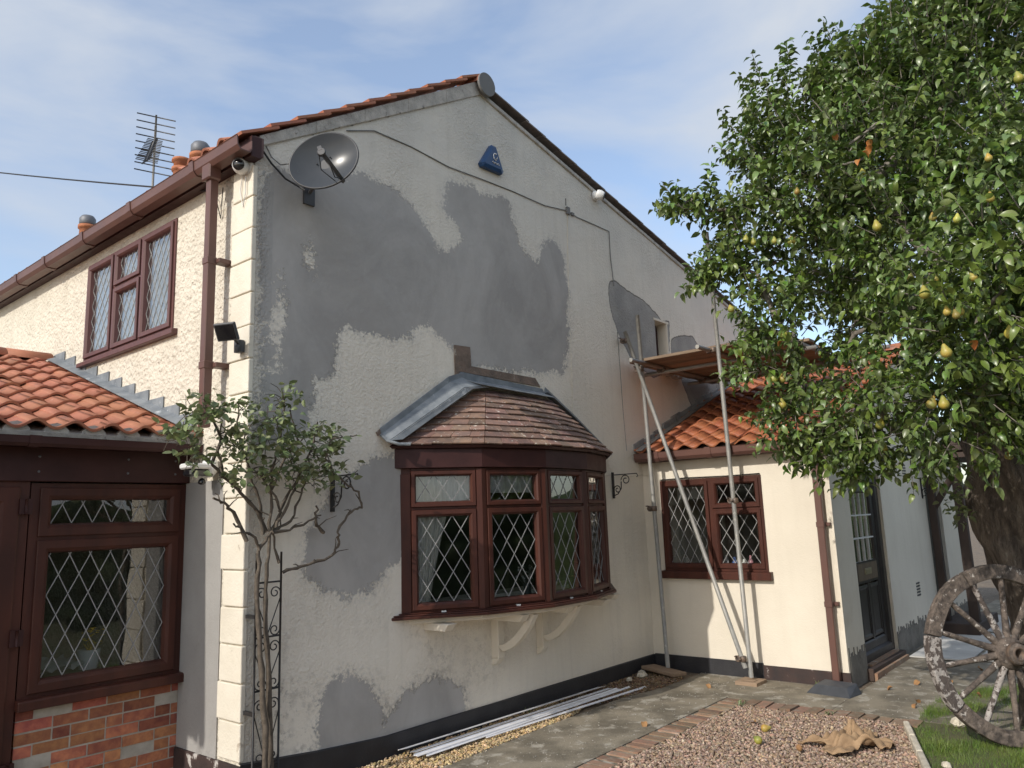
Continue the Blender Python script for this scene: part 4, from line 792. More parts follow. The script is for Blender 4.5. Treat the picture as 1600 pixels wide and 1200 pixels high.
for x, z in ((8.52, .69), (8.51, 2.25)):
    m = MB()
    for r in range(5):
        for c in range(2): m.box(x-.09+c*.095, x-.01+c*.095, WY-.006, WY-.0005, z-.09+r*.038, z-.07+r*.038)
    obj('air_vent', m, m_grey, wing)
m = MB(); m.box(9.55, 10.5, WY+.12, WY+.16, 0, 2.1); obj('far_door', m, m_doorb, wing)
# timber canopy over the further door
can = thing('door_canopy', 'dark timber canopy post with diagonal brace, partly hidden behind the pear tree trunk', 'canopy', (9.6, -2.6, 0))
m = MB(); m.box(9.55, 9.68, -2.72, -2.60, .02, 2.42); obj('post', m, m_timber, can, bevel=.006)
m = MB(); m.box(9.55, 9.66, -2.36, -2.26, .02, 2.42); obj('post', m, m_timber, can, bevel=.006)
m = MB(); m.box(9.45, 11.2, -2.95, -2.24, 2.42, 2.50); m.box(9.42, 11.2, -3.0, -2.24, 2.52, 2.60); m.box(9.5, 11.1, -2.9, -2.24, 2.601, 2.66); obj('canopy_roof', m, m_timber, can, bevel=.01)
m = MB(); m.bar((9.61, -2.30, 1.70), (9.61, -2.66, 2.25), .05, .09); obj('brace', m, m_timber, can)
m = MB(); m.box(9.3, 10.8, -2.75, -2.26, -.02, .16); obj('plinth_step', m, m_timber, can, bevel=.01)
LOBES = [ (4.13,-4.04,5.18,1.03), (3.92,-3.36,5.22,0.52), (3.74,-2.80,5.20,0.46), (3.57,-2.53,5.01,0.29), (3.86,-3.22,5.50,0.27), (3.39,-3.38,4.28,0.77), (3.27,-4.02,3.65,0.79), (3.38,-2.86,4.16,0.54), (3.31,-2.34,4.32,0.23), (3.10,-2.11,4.41,0.15), (2.98,-1.99,4.46,0.09), (3.22,-2.42,3.83,0.29), (3.08,-2.25,3.81,0.13), (3.15,-2.67,3.32,0.30), (3.07,-2.49,3.01,0.15), (3.28,-3.57,3.12,0.34), (2.87,-3.88,2.58,0.48), (2.59,-4.32,3.10,0.60), (3.19,-3.29,2.51,0.34), (3.28,-2.81,2.65,0.28), (3.18,-2.64,2.50,0.15), (3.38,-3.11,2.17,0.17), (3.30,-2.88,2.26,0.20), (3.44,-3.52,2.23,0.22), (3.11,-4.12,2.40,0.30), (4.67,-4.17,6.18,0.64), (4.39,-3.78,5.97,0.35), (3.70,-4.78,3.95,1.01), (4.60,-4.99,6.58,1.24), (4.75,-4.44,6.80,0.70), (5.93,-3.47,5.58,1.04), (5.12,-2.89,4.16,0.65), (4.93,-3.95,3.09,0.68), (3.44,-4.60,2.72,0.52), (4.90,-3.44,5.96,0.57), (3.65,-3.02,3.01,0.13), (3.94,-3.20,3.52,0.33)]
STEMS=[ [ (0.1, -0.16, 0.257),(0.053, -0.16, 0.644),(0.019, -0.16, 1.054),(-0.005, -0.16, 1.471),(0.0, -0.16, 1.639),(0.052, -0.16, 1.722),(0.101, -0.16, 1.763) ], [ (0.146, -0.16, 0.345),(0.117, -0.16, 0.794),(0.078, -0.16, 1.212),(0.081, -0.16, 1.549),(0.101, -0.16, 1.742) ], [ (0.101, -0.16, 1.763),(0.023, -0.16, 1.895),(-0.125, -0.16, 2.025),(-0.268, -0.16, 2.13),(-0.361, -0.16, 2.212),(-0.496, -0.16, 2.31),(-0.585, -0.16, 2.428) ], [ (0.101, -0.16, 1.742),(0.175, -0.16, 1.893),(0.095, -0.16, 2.026),(-0.032, -0.16, 2.156),(-0.223, -0.16, 2.173) ], [ (0.0, -0.16, 1.639),(-0.045, -0.16, 1.726),(-0.165, -0.16, 1.794),(-0.235, -0.16, 1.825) ], [ (-0.045, -0.16, 1.705),(-0.159, -0.16, 1.898),(-0.24, -0.16, 1.962),(-0.331, -0.16, 1.992) ], [ (0.126, -0.16, 1.763),(0.254, -0.16, 1.825),(0.33, -0.16, 2.027),(0.372, -0.16, 2.165) ], [ (0.183, -0.16, 1.478),(0.311, -0.16, 1.512),(0.568, -0.16, 1.572),(0.613, -0.16, 1.653),(0.584, -0.16, 1.738),(0.7, -0.16, 1.885),(0.778, -0.16, 1.907),(0.729, -0.16, 2.028),(0.581, -0.16, 2.098),(0.467, -0.16, 2.167),(0.382, -0.16, 2.258),(0.436, -0.16, 2.401),(0.521, -0.16, 2.406),(0.62, -0.16, 2.435) ], [ (0.584, -0.16, 1.738),(0.498, -0.16, 1.819),(0.486, -0.16, 1.934) ], [ (0.101, -0.16, 1.763),(0.096, -0.16, 1.982),(0.077, -0.16, 2.159),(0.114, -0.16, 2.339),(0.162, -0.16, 2.524),(0.117, -0.16, 2.727) ], [ (0.126, -0.16, 1.784),(0.2, -0.16, 1.937),(0.301, -0.16, 2.186),(0.439, -0.16, 2.143) ], [ (0.076, -0.16, 1.743),(0.047, -0.16, 1.939),(-0.056, -0.16, 2.156),(-0.133, -0.16, 2.327),(-0.186, -0.16, 2.499),(-0.181, -0.16, 2.653) ], [ (0.175, -0.16, 1.893),(0.328, -0.16, 2.164),(0.408, -0.16, 2.353),(0.446, -0.16, 2.544) ], [ (0.101, -0.16, 1.755),(0.334, -0.16, 1.8),(0.47, -0.16, 1.865) ], [ (0.121, -0.16, 2.026),(0.22, -0.16, 2.252),(0.325, -0.16, 2.395),(0.24, -0.16, 2.623) ], [ (-0.268, -0.16, 2.13),(-0.319, -0.16, 2.318),(-0.302, -0.16, 2.49) ], [ (-0.361, -0.16, 2.212),(-0.298, -0.16, 2.362),(-0.416, -0.16, 2.524),(-0.464, -0.16, 2.626) ], [ (0.207, -0.16, 1.541),(0.136, -0.16, 1.762) ],]
RLOBES=[ (-0.566,-0.200,2.487,0.151),(-0.461,-0.200,2.558,0.099),(-0.645,-0.200,2.380,0.097),(-0.322,-0.200,2.399,0.136),(-0.493,-0.200,2.245,0.089),(-0.188,-0.200,2.581,0.074),(-0.062,-0.200,2.371,0.176),(0.084,-0.200,2.536,0.169),(0.133,-0.200,2.678,0.114),(0.088,-0.200,2.334,0.188),(0.270,-0.200,2.389,0.143),(0.463,-0.200,2.446,0.098),(0.219,-0.200,2.249,0.114),(-0.203,-0.200,2.278,0.128),(0.408,-0.200,2.302,0.097),(-0.678,-0.200,2.398,0.061),(-0.395,-0.200,2.564,0.063) ]
PEARS=[ (2.764,-2.976,3.832,0.109),(2.876,-2.580,3.969,0.084),(2.850,-2.656,3.920,0.072),(2.848,-2.822,3.886,0.071),(2.567,-3.125,4.115,0.067),(2.690,-3.561,4.169,0.065),(2.411,-4.007,3.612,0.074),(2.061,-4.186,3.447,0.068),(2.403,-3.679,3.642,0.095),(2.559,-4.341,3.960,0.074),(2.281,-4.345,3.598,0.078),(2.977,-4.540,4.622,0.105),(1.941,-3.994,3.016,0.098),(2.081,-4.362,2.732,0.123),(2.109,-4.039,2.681,0.114),(2.694,-2.488,3.376,0.081),(2.922,-2.520,3.068,0.124),(2.946,-2.791,3.154,0.101),(3.050,-2.703,2.821,0.123),(2.967,-2.663,2.817,0.102),(2.970,-2.718,2.605,0.100),(2.365,-3.859,2.417,0.104),(2.409,-3.932,2.412,0.104),(2.935,-3.407,2.373,0.101),(3.132,-3.367,2.207,0.085),(3.258,-3.123,2.038,0.118),(2.875,-4.150,2.211,0.108),(4.226,-3.996,2.154,0.122),(1.920,-4.143,2.847,0.051),(2.433,-3.821,3.257,0.076),(1.913,-4.162,2.861,0.051),(1.916,-4.099,2.874,0.059),(1.895,-4.260,3.041,0.050),(1.901,-4.059,3.070,0.052) ]
# ---------------------------------------------------------------- fittings on the house
def cable(pts, r, label, name='cable', mat=None, group=None):
    m = MB(); P = [V(p) for p in pts]; m.tube(P, r, 5); return tag(obj(name, m, mat or m_cable), label, 'cable', group)
y = -.016
cable([(.845, y, 5.085), (1.145, y, 5.20), (1.578, y, 5.21), (2.08, y, 5.181), (2.61, y, 5.216), (3.05, y, 5.238), (3.61, y, 5.247), (4.048, y, 5.315), (4.24, y, 5.291), (4.6, y, 5.30), (4.935, y, 5.305), (4.931, y, 4.984), (4.973, y, 4.60)], .0055, 'grey cable running from the satellite dish across the gable below the blue alarm box')
cable([(4.06, -.012, 5.34), (4.03, -.012, 5.0), (4.0, -.012, 4.4), (3.985, -.012, 4.0), (3.985, -.012, 3.4), (3.93, -.012, 2.6), (3.94, -.012, 2.42)], .0035, 'thin pale cable dropping straight down the gable to the bow window roof', mat=m_cream)
cable([(5.0, -.010, 4.02), (5.01, -.010, 3.5), (5.02, -.010, 3.0), (5.045, -.010, 2.55)], .003, 'thin dark cable dropping down the gable beside the scaffold pole', mat=m_cable)
cable([(4.55, -.02, 2.24), (4.8, -.012, 2.262), (5.1, -.012, 2.24), (5.36, -.02, 2.27), (5.375, -.1, 2.25)], .0035, 'thin cable between the bow window fascia and the extension corner', mat=m_cream)
cable([(.07, -.03, 4.655), (.12, -.03, 4.58), (.2, -.03, 4.545), (.30, -.15, 4.56)], .005, 'upper loop of cable from the eaves corner to the back of the satellite dish', group=None)
cable([(.05, -.03, 4.60), (.12, -.03, 4.53), (.24, -.04, 4.44), (.36, -.12, 4.36)], .008, 'thicker black cable clipped under the satellite dish', mat=m_black)
jb = MB(); jb.box(4.02, 4.08, -.035, -.008, 5.27, 5.36); jb.box(4.12, 4.17, -.03, -.008, 5.28, 5.32); jb.bar((4.0, -.03, 5.36), (3.96, -.06, 5.43), .012, .012); tag(obj('junction_box', jb, m_cable, bevel=.004), 'small weathered junction box on the gable where the cable drops', 'junction box')
p0, p1 = V((-.02, .56, 4.44)), V((-.85, 15.43, 9.92)); pts = [p0+(p1-p0)*t+V((0, 0, -1.2*t*(1-t)*.35)) for t in [i/16 for i in range(17)]]
cable(pts, .008, 'black overhead wire coming in across the sky to the eaves', 'overhead_wire', m_black)
cable([(-.02, .58, 4.44), (-.03, .50, 4.36), (-.02, .44, 4.18), (-.02, .43, 4.30), (-.03, .40, 4.42)], .004, 'thin wire drooping from the eaves beside the downpipe', 'loose_wire', m_black)
# satellite dish
dish = thing('satellite_dish', 'grey oval satellite dish with an LNB arm under the gable verge', 'satellite dish', (.36, -.02, 4.45))
DN = V((-.80, -.60, .06)).normalized(); DX = DN.cross(V((0, 0, 1))).normalized()*-1; DX = V((0, 0, 1)).cross(DN).normalized(); DY = DN.cross(DX).normalized()
rollm = Matrix.Rotation(math.radians(22), 3, DN); DX, DY = rollm @ DX, rollm @ DY
DC = V((.315, -.42, 4.49)); m = MB(); vs, fs = [], []; R, n = 12, 48
for side in (0, 1):
    for i in range(R+1):
        t = i/R
        for k in range(n): a = 2*math.pi*k/n; p = DC+DX*(.262*t*math.cos(a))+DY*(.215*t*math.sin(a))+DN*(-.055*(1-t*t)-side*.007); vs.append(p)
for s_ in (0, 1):
    for i in range(R):
        for k in range(n): a = s_*(R+1)*n+i*n+k; b = s_*(R+1)*n+i*n+(k+1) % n; fs.append((a, a+n, b+n, b) if s_ == 0 else (a, b, b+n, a+n))
m.raw(vs, fs, True); obj('reflector', m, m_dish, dish)
m = MB(); rim = [DC+DX*(.266*math.cos(2*math.pi*k/48))+DY*(.219*math.sin(2*math.pi*k/48))-DN*.006 for k in range(49)]; m.tube(rim, .0085, 6, cap=False); obj('rim', m, m_grey, dish)
bot = DC-DY*.20+DN*.0+DX*.07; lnb = DC+DN*.30-DY*.13+DX*.03
m = MB(); m.bar(bot-DN*.05, lnb, .028, .028, up=DN); obj('lnb_arm', m, m_grey, dish, bevel=.003)
m = MB(); mt = axes(lnb, DX, DY, -(lnb-DC).normalized()); m.lathe([(.026, -.02), (.032, .0), (.032, .05), (.02, .055)], 14, mt); m.bar(lnb, lnb+DY*.04-DN*.01, .03, .04, up=DN); obj('lnb', m, m_grey, dish)
m = MB(); m.tube([lnb+DY*-.01, lnb-DY*.11+DX*.02, lnb-DY*.15+(bot-lnb)*.3, bot], .004, 5); m.tube([lnb-DX*.02, lnb-DY*.13-DX*.05, bot-DX*.05], .0035, 5); obj('lead', m, m_black, dish)
m = MB(); 
for a, b in ((-.06, .02), (.05, .03), (.06, -.13)): q = DC+DX*a+DY*b-DN*.045; m.lathe([(.006, 0), (.006, .006), (.001, .008)], 8, axes(q, DX, DY, DN))
obj('bolt', m, m_black, dish)
m = MB(); m.tube([DC-DN*.06, DC-DN*.16-V((0, 0, .04)), V((.47, -.09, 4.44)), V((.47, -.02, 4.40))], .018, 8); m.box(.42, .52, -.03, -.008, 4.30, 4.48); m.bar(DC-DN*.06-V((0, 0, .12)), DC-DN*.075+V((0, 0, .1)), .07, .03, up=DN); obj('wall_mount', m, m_grey, dish)
# alarm box
al = thing('alarm_box', 'blue triangular burglar alarm box high on the gable', 'alarm box', (2.70, -.01, 5.3)); m = MB()
out = [(2.505, 5.37), (2.525, 5.335), (2.835, 5.345), (2.86, 5.38), (2.745, 5.625), (2.675, 5.622)]; front = [(2.55, 5.385), (2.56, 5.372), (2.80, 5.38), (2.812, 5.395), (2.73, 5.595), (2.69, 5.594)]
a = [(x, -.010, z) for x, z in out]; b = [(x, -.055, z) for x, z in out]; c = [(x, -.075, z) for x, z in front]
m.raw(a+b+c, [tuple(reversed(range(6)))]+[(i, (i+1) % 6, 6+(i+1) % 6, 6+i) for i in range(6)]+[(6+i, 6+(i+1) % 6, 12+(i+1) % 6, 12+i) for i in range(6)]+[tuple(range(12, 18))]); 
for k, q in enumerate(m.f): m.f[k] = tuple(reversed(q))
obj('case', m, m_alarm, al, bevel=.006, seg=2)
m = MB(); arc = [V((2.705+.028*math.cos(t), -.079, 5.49+.036*math.sin(t))) for t in [math.radians(60+20*k) for k in range(13)]]
m.tube(arc, .005, 5); m.tube([(2.712, -.079, 5.475), (2.735, -.079, 5.475), (2.735, -.079, 5.50)], .004, 5)
sq = [V((2.655+.011*k, -.0785, 5.42+.009*math.sin(k*1.7))) for k in range(11)]; m.tube(sq, .0045, 5); obj('emblem', m, m_white, al)
# turret cameras
def camera_(label, c, d, dn, s=1.0):
    t = thing('security_camera', label, 'security camera', c, 'white security cameras under the roof edges'); c = V(c); d = V(d).normalized(); mt = axes(c, *[(q) for q in (d.orthogonal().normalized(), d.cross(d.orthogonal().normalized()), d)])
    m = MB(); m.lathe([(.055*s, -.045), (.062*s, -.03), (.064*s, .0), (.055*s, .035), (.046*s, .05), (.04*s, .052)], 20, mt); obj('housing', m, m_white, t)
    m = MB(); m.lathe([(.040*s, .050), (.036*s, .056), (.001, .057)], 18, mt, cap=False); m.lathe([(.044*s, .045), (.044*s, .058), (.038*s, .058)], 18, mt, cap=False); obj('lens', m, m_lens, t)
    m = MB(); e = V(dn); m.lathe([(.065*s, 0), (.065*s, .02), (.05*s, .03)], 18, axes(c+e*(.075*s), *[(q) for q in (e.orthogonal().normalized(), e.cross(e.orthogonal().normalized()), -e)])); m.tube([c, c+e*.06*s], .03*s, 10); obj('mount', m, m_white, t); return t
camera_('white security camera under the gutter end at the house corner', (-.075, .07, 4.475), (-.72, -.62, -.22), (.99, 0, .1))
camera_('white security camera on the far side of the gable, tucked under the long verge', (4.66, -.085, 5.68), (.55, -.75, -.35), (-.1, 1, .1))
cable([(-.03, .12, 4.42), (-.035, .14, 4.30), (-.03, .10, 4.17), (-.035, .06, 4.28), (-.04, .06, 4.40)], .004, 'thin white cable looping below the corner security camera', 'loose_wire', m_white)
# floodlight
flo = thing('floodlight', 'dark slim floodlight on an arm off the corner quoins', 'floodlight', (-.03, .08, 3.12)); fn = V((-.75, -.35, -.45)).normalized(); fx = fn.cross(V((0, 0, 1))).normalized(); fy = fx.cross(fn)
c = V((-.19, .0, 3.16)); m = MB(); m.hexa([c+fx*a*.085+fy*b*.065+fn*w for w, (a, b) in [(-.012, q) for q in ((-1, -1), (1, -1), (1, 1), (-1, 1))]+[(.014, q) for q in ((-1, -1), (1, -1), (1, 1), (-1, 1))]]); obj('lamp_head', m, m_grey, flo, bevel=.006)
m = MB(); m.hexa([c+fx*a*.072+fy*b*.052+fn*w for w, (a, b) in [(.0145, q) for q in ((-1, -1), (1, -1), (1, 1), (-1, 1))]+[(.017, q) for q in ((-1, -1), (1, -1), (1, 1), (-1, 1))]]); obj('glass', m, m_lens, flo)
m = MB(); m.bar(c-fn*.01, (-.05, .05, 3.09), .02, .02); m.box(-.075, -.028, .03, .10, 3.04, 3.13); m.lathe([(.012, 0), (.022, .02), (.022, .05), (.01, .06)], 10, Matrix.Translation((-.08, .04, 3.03))); obj('bracket', m, m_grey, flo, bevel=.004)
# lamp below the porch eaves
pl_ = thing('wall_lamp', 'small white and black outdoor lamp half hidden by the rose under the porch roof end', 'lamp', (-.02, .42, 2.2)); m = MB(); m.lathe([(.05, 0), (.075, .03), (.08, .06), (.05, .085)], 16, axes((-.02, .40, 2.24), (0, 1, 0), (0, 0, 1), (-1, 0, 0))); m.box(-.26, -.05, .33, .47, 2.22, 2.26); obj('housing', m, m_white, pl_, bevel=.01)
m = MB(); m.box(-.24, -.06, .345, .455, 2.17, 2.218); m.lathe([(.022, 0), (.03, .02), (.012, .05)], 12, Matrix.Translation((-.12, .40, 2.11))); obj('lens', m, m_lens, pl_, bevel=.01)
# tv aerial
ant = thing('tv_aerial', 'tall comb-shaped television aerial on a pole above the roof', 'aerial', (2.5, 7.24, 6.0)); m = MB(); m.tube([(2.5, 7.24, 6.0), (2.5, 7.22, 8.5)], .02, 8); obj('mast', m, m_steel, ant)
m = MB(); bd = V((.25, -.9, .62)).normalized(); el = V((.86, .42, -.12)).normalized(); b0 = V((2.5, 7.22, 7.55)); 
m.tube([(2.5, 7.22, 7.3), (2.5, 7.22, 8.70)], .016, 6); obj('boom', m, m_cable, ant)
m = MB(); hd = V((.76, -.60, -.17)).normalized()
for k in range(9): z = 8.66-.125*k; c = V((2.5, 7.21, z)); L_ = .31; m.tube([c-hd*L_, c+hd*L_], .011, 5)
obj('elements', m, m_grey, ant)
m = MB(); b1 = V((2.5, 7.22, 8.25)); b2 = V((2.28, 7.0, 7.72)); m.tube([b1, b2], .02, 6)
for k in range(15):
    t = k/14; c = b1+(b2-b1)*t; l2 = .12+.05*t; q = V((.55, .25, .6)).normalized()
    m.tube([c-hd*l2, c+hd*l2], .009, 5); m.tube([c-q*l2*.8, c+q*l2*.8], .008, 5)
obj('director_array', m, m_grey, ant)
# scrolled basket brackets
def scroll(c, r, t0, t1, u, w, turns=1.4, n=22):   # spiral in plane u,w
    pts = []
    for i in range(n+1):
        t = i/n; a = t0+(t1-t0)*t; rr = r*(1-.72*t); pts.append(V(c)+V(u)*rr*math.cos(a)+V(w)*rr*math.sin(a))
    return pts
def hbracket(x, zt, y0, label, wallmat=None, od=(0, -1, 0), L_=.30, ox=None):
    t = thing('hanging_bracket', label, 'bracket', (x, y0, zt-.25), 'black wrought-iron basket brackets'); od = V(od); Zv = V((0, 0, 1)); b = V((x, y0, zt))
    m = MB(); s = V((0, 1, 0)) if abs(od.x) > .5 else V((1, 0, 0)); q = b-Zv*.13; m.bar(b+Zv*.03, b-Zv*.27, .035, .012, up=od); obj('back_plate', m, m_iron, t)
    m = MB(); m.tube([b, b+od*L_], .0065, 6); m.tube([b+od*L_, b+od*(L_+.015)-Zv*.03, b+od*(L_-.005)-Zv*.04], .005, 6)
    m.tube(scroll(b+od*.055-Zv*.17, .05, math.pi*1.0, -math.pi*1.6, od, Zv), .006, 6); m.tube(scroll(b+od*.17-Zv*.065, .062, math.pi, -math.pi*1.7, od, Zv), .006, 6); m.tube([b+od*.0-Zv*.24, b+od*.06-Zv*.22, b+od*.105-Zv*.16, b+od*.11-Zv*.08], .006, 6); obj('scrollwork', m, m_iron, t)
hbracket(.715, 2.16, -.02, 'black scrolled hanging bracket left of the bow window, behind rose stems', L_=.30)
hbracket(4.69, 2.25, -.02, 'black scrolled hanging bracket between the bow window and the scaffold pole', L_=.32)
hbracket(9.35, 2.14, WY-.01, 'black scrolled hanging bracket on the extension, left of the canopy post', L_=.22)
# ---------------------------------------------------------------- trellis and rose
tr = thing('trellis', 'narrow black wrought-iron trellis with scrolls beside the house corner', 'trellis', (.11, -.12, .0)); x0, x1, Y = .012, .205, -.12
m = MB()
for x in (x0, x1): m.tube([(x, Y, .18), (x, Y, 1.62)], .0075, 6)
obj('upright', m, m_iron, tr)
zz = [.24, .62, .76, 1.06, 1.36, 1.60]
for z in (.24, .72, 1.06, 1.42): m = MB(); m.tube([(x0, Y, z), (x1, Y, z)], .007, 6); obj('rail', m, m_iron, tr)
U, Zv = V((1, 0, 0)), V((0, 0, 1))
for z0, z1 in ((.24, .72), (1.06, 1.42), (.72, 1.06)):
    m = MB(); xm = (x0+x1)/2; h = z1-z0
    m.tube([(x0, Y, z0+h*.72), (xm, Y, z0+.02)], .004, 5); m.tube([(x1, Y, z0+h*.72), (xm, Y, z0+.02)], .004, 5)
    m.tube(scroll((x0+.045, Y, z0+h*.80), .042, math.pi, -math.pi*1.5, U, Zv), .0045, 5); m.tube(scroll((x1-.045, Y, z0+h*.80), .042, 0, math.pi*2.5, U, Zv), .0045, 5)
    m.tube(scroll((x0+.045, Y, z0+h*.12), .042, math.pi, math.pi*3.4, U, Zv), .0045, 5); m.tube(scroll((x1-.045, Y, z0+h*.12), .042, 0, -math.pi*2.4, U, Zv), .0045, 5); obj('scroll', m, m_iron, tr)
for z in (.58, 1.2): m = MB(); m.box(x0-.01, x0+.012, -.12, -.006, z-.012, z+.012); obj('fixing', m, m_iron, tr)
rose = thing('climbing_rose', 'straggly climbing rose with bare woody stems and a leafy top at the house corner', 'rose', (.15, -.14, 0))
def wig(P, amp, y=None):
    P = [V(p) for p in P]; o = []
    for a, b in zip(P, P[1:]):
        for k in range(4): t = k/4; o.append(a+(b-a)*t+V((rng.normal(0, amp), rng.normal(0, amp), rng.normal(0, amp)))*(1 if k else .3))
    return o+[P[-1]]
tips = []
for i, s in enumerate(STEMS):
    r0 = .022 if i < 2 else (.015 if i in (2, 8, 5) else .0115); P = [V(p) for p in s]
    for k, p in enumerate(P): p.y = -.13-.05*math.sin(i*2.1)-.02*k if i > 1 else -.15+.03*(i-.5)
    if i == 0: P[0].z = 0
    if i == 1: P[0].z = 0
    Q = wig(P, .006); m = MB(); m.tube(Q, [r0*(1-.6*k/len(Q))*(1+.18*math.sin(k*2.3)) for k in range(len(Q))], 7)
    for k in range(2, len(Q)-1, 2):
        if rng.random() < .45 and i > 1: d = V((rng.normal(), rng.normal()*.4-.1, rng.random()*1.2)).normalized(); L_ = rng.uniform(.03, .16); e = Q[k]+d*L_; m.tube([Q[k], Q[k]+d*L_*.5+V((rng.normal(0, .01), 0, .01)), e], [.0055, .004, .002], 5)
    obj('stem', m, m_bark, rose)
    tips += Q[len(Q)//2:] if i > 1 else []
m = MB(); RP, RR = [], []
RLOBES += [(.50, -.2, 2.20, .12), (.38, -.2, 2.12, .10), (.25, -.2, 2.10, .10), (-.30, -.2, 2.10, .08), (.02, -.2, 2.12, .10), (.56, -.2, 2.36, .09)]
for l in RLOBES:
    c = V(l[:3]); near = min(tips, key=lambda q: (q-c).length)
    for k in range(9):
        d = V((rng.normal(), rng.normal()*.6, rng.normal()*.8)); d = d.normalized()*l[3]*rng.uniform(.5, 1.35); e = c+d; e.y = min(e.y, -.05) if e.x > 0 else e.y; st_ = near if k < 2 else c+V((rng.normal(), rng.normal(), rng.normal()))*l[3]*.25
        mid = (st_+e)/2+V((0, 0, .02)); m.tube([st_, mid, e], [.0035, .0028, .0015], 5)
        for q in range(4 if l[3] > .12 else 2): t = rng.uniform(.3, 1); RP.append(list(st_*(1-t)**2+mid*2*t*(1-t)+e*t*t+V((rng.normal(0, .018), rng.normal(0, .018), rng.normal(0, .018)))))
obj('twigs', m, m_bark, rose)['kind'] = 'stuff'
def leafproto(L_, Wd, arch, fold, seg=4, wav=0):
    vs, fs = [], []
    for i in range(seg+1):
        t = i/seg; w = Wd*math.sin(math.pi*min(1, t*1.0))**.75*(1.0-.25*t) if 0 < t < 1 else (.0008 if t == 0 else .0004); x = L_*t*(1-arch*.25*t); z = -arch*L_*t*t*.55
        vs += [(x, -w, z+fold*w+wav*math.sin(t*9)), (x, 0, z), (x, w, z+fold*w-wav*math.sin(t*9))]
    for i in range(seg): a = 3*i; fs += [(a, a+3, a+4, a+1), (a+1, a+4, a+5, a+2)]
    return np.array(vs, float), np.array(fs, int)
RP = np.array(RP*2)+rng.normal(0, .016, (len(RP)*2, 3)); RP[:, 1] -= rng.random(len(RP))*.22; RP = RP[(RP[:, 0] < -.03) | (RP[:, 1] < -.03)]
vs, fs = scatter([leafproto(.052, .017, .5, .3, 3), leafproto(.045, .016, .9, .5, 3), leafproto(.06, .018, .2, .1, 3)], RP, rotmats(len(RP), tilt=.55), rng.uniform(.9, 1.5, len(RP)))
npmesh('foliage', vs, fs, m_rleaf, rose, smooth=True)['kind'] = 'stuff'
# ---------------------------------------------------------------- scaffold
sc = thing('scaffold', 'galvanised tube scaffold with a timber platform in the corner beside the extension', 'scaffold', (5.1, -1.0, 0)); TR = .0242
def tube_(a, b, name='tube'): m = MB(); a, b = V(a), V(b); m.tube([a, a+(b-a)*.33, a+(b-a)*.66, b], TR, 12); return obj(name, m, m_steel, sc)
S1a, S1b = V((5.10, -.345, .075)), V((5.10, -.245, 4.20)); S2a, S2b = V((5.12, -1.315, .06)), V((5.10, -1.235, 5.0))
tube_(S1a, S1b, 'standard'); tube_(S2a, S2b, 'standard'); tube_((7.9, -1.15, 3.45), (7.9, -1.15, 4.45), 'standard'); tube_((7.9, -.15, 3.5), (7.9, -.15, 4.3), 'standard')
tube_((5.045, -.09, 4.01), (5.06, -1.285, .16), 'brace')
for y, x0, x1, z in ((-.292, 4.80, 8.35, 3.592), (-1.16, 4.78, 8.3, 3.60), (-2.05, 5.3, 8.2, 3.59)): tube_((x0, y, z), (x1, y, z), 'transom')
tube_((5.56, -.02, 3.535), (5.56, -2.2, 3.535), 'ledger'); tube_((7.86, -.0-.05, 3.85), (7.86, -2.4, 3.85), 'ledger'); tube_((6.7, -.05, 3.545), (6.7, -2.2, 3.545), 'ledger')
m = MB(); 
for i in range(10):
    x = 5.125+.232*i; m = MB(); y1 = -1.95-.02*i+rng.normal(0, .05); z = 3.622+.0015*(i % 2); m.box(x, x+.222, y1, -.05-rng.random()*.03, z, z+.036); b = obj('scaffold_board', m, m_board, sc, bevel=.004)
for c, d in ((V((5.10, -.262, 3.60)), (1, 0, 0)), (V((5.10, -1.20, 3.60)), (1, 0, 0)), (V((5.06, -1.27, .25)), (0, 0, 1)), (V((5.05, -.10, 3.90)), (0, 0, 1)), (V((5.08, -.26, 3.52)), (0, 0, 1)), (V((5.12, -1.30, 1.9)), (0, 0, 1)), (V((5.10, -.30, 1.85)), (0, 0, 1)), (V((5.56, -.30, 3.56)), (0, 1, 0)), (V((6.7, -.30, 3.56)), (0, 1, 0)), (V((7.9, -1.15, 3.6)), (1, 0, 0))):
    m = MB(); m.lathe([(.030, -.03), (.036, -.02), (.036, .02), (.030, .03)], 12, Matrix.Translation(c)); m.lathe([(.028, -.025), (.034, -.018), (.034, .018), (.028, .025)], 12, Matrix.Translation(c+V((0, .05, 0))) @ Matrix.Rotation(math.pi/2, 4, 'Y'))
    m.tube([c+V((-.045, .0, .0)), c+V((-.045, .035, 0))], .009, 6); m.tube([c+V((-.03, .06, .03)), c+V((-.075, .06, .03))], .008, 6); obj('coupler', m, m_coupler, sc)
m = MB(); m.box(4.98, 5.24, -1.43, -1.19, -.005, .035); m.box(5.03, 5.13, -1.38, -1.24, .036, .042); tag(obj('timber_pad', m, m_board, bevel=.006), 'square timber pad under the foot of the outer scaffold pole', 'board')
m = MB(); m.box(-.24, .24, -.11, .11, 0, .038); o = tag(obj('timber_pad', m, m_board, bevel=.006), 'worn board lying under the inner scaffold pole in the corner', 'board'); o.location = (5.02, -.33, .035); o.rotation_euler = (.05, -.06, 1.35)
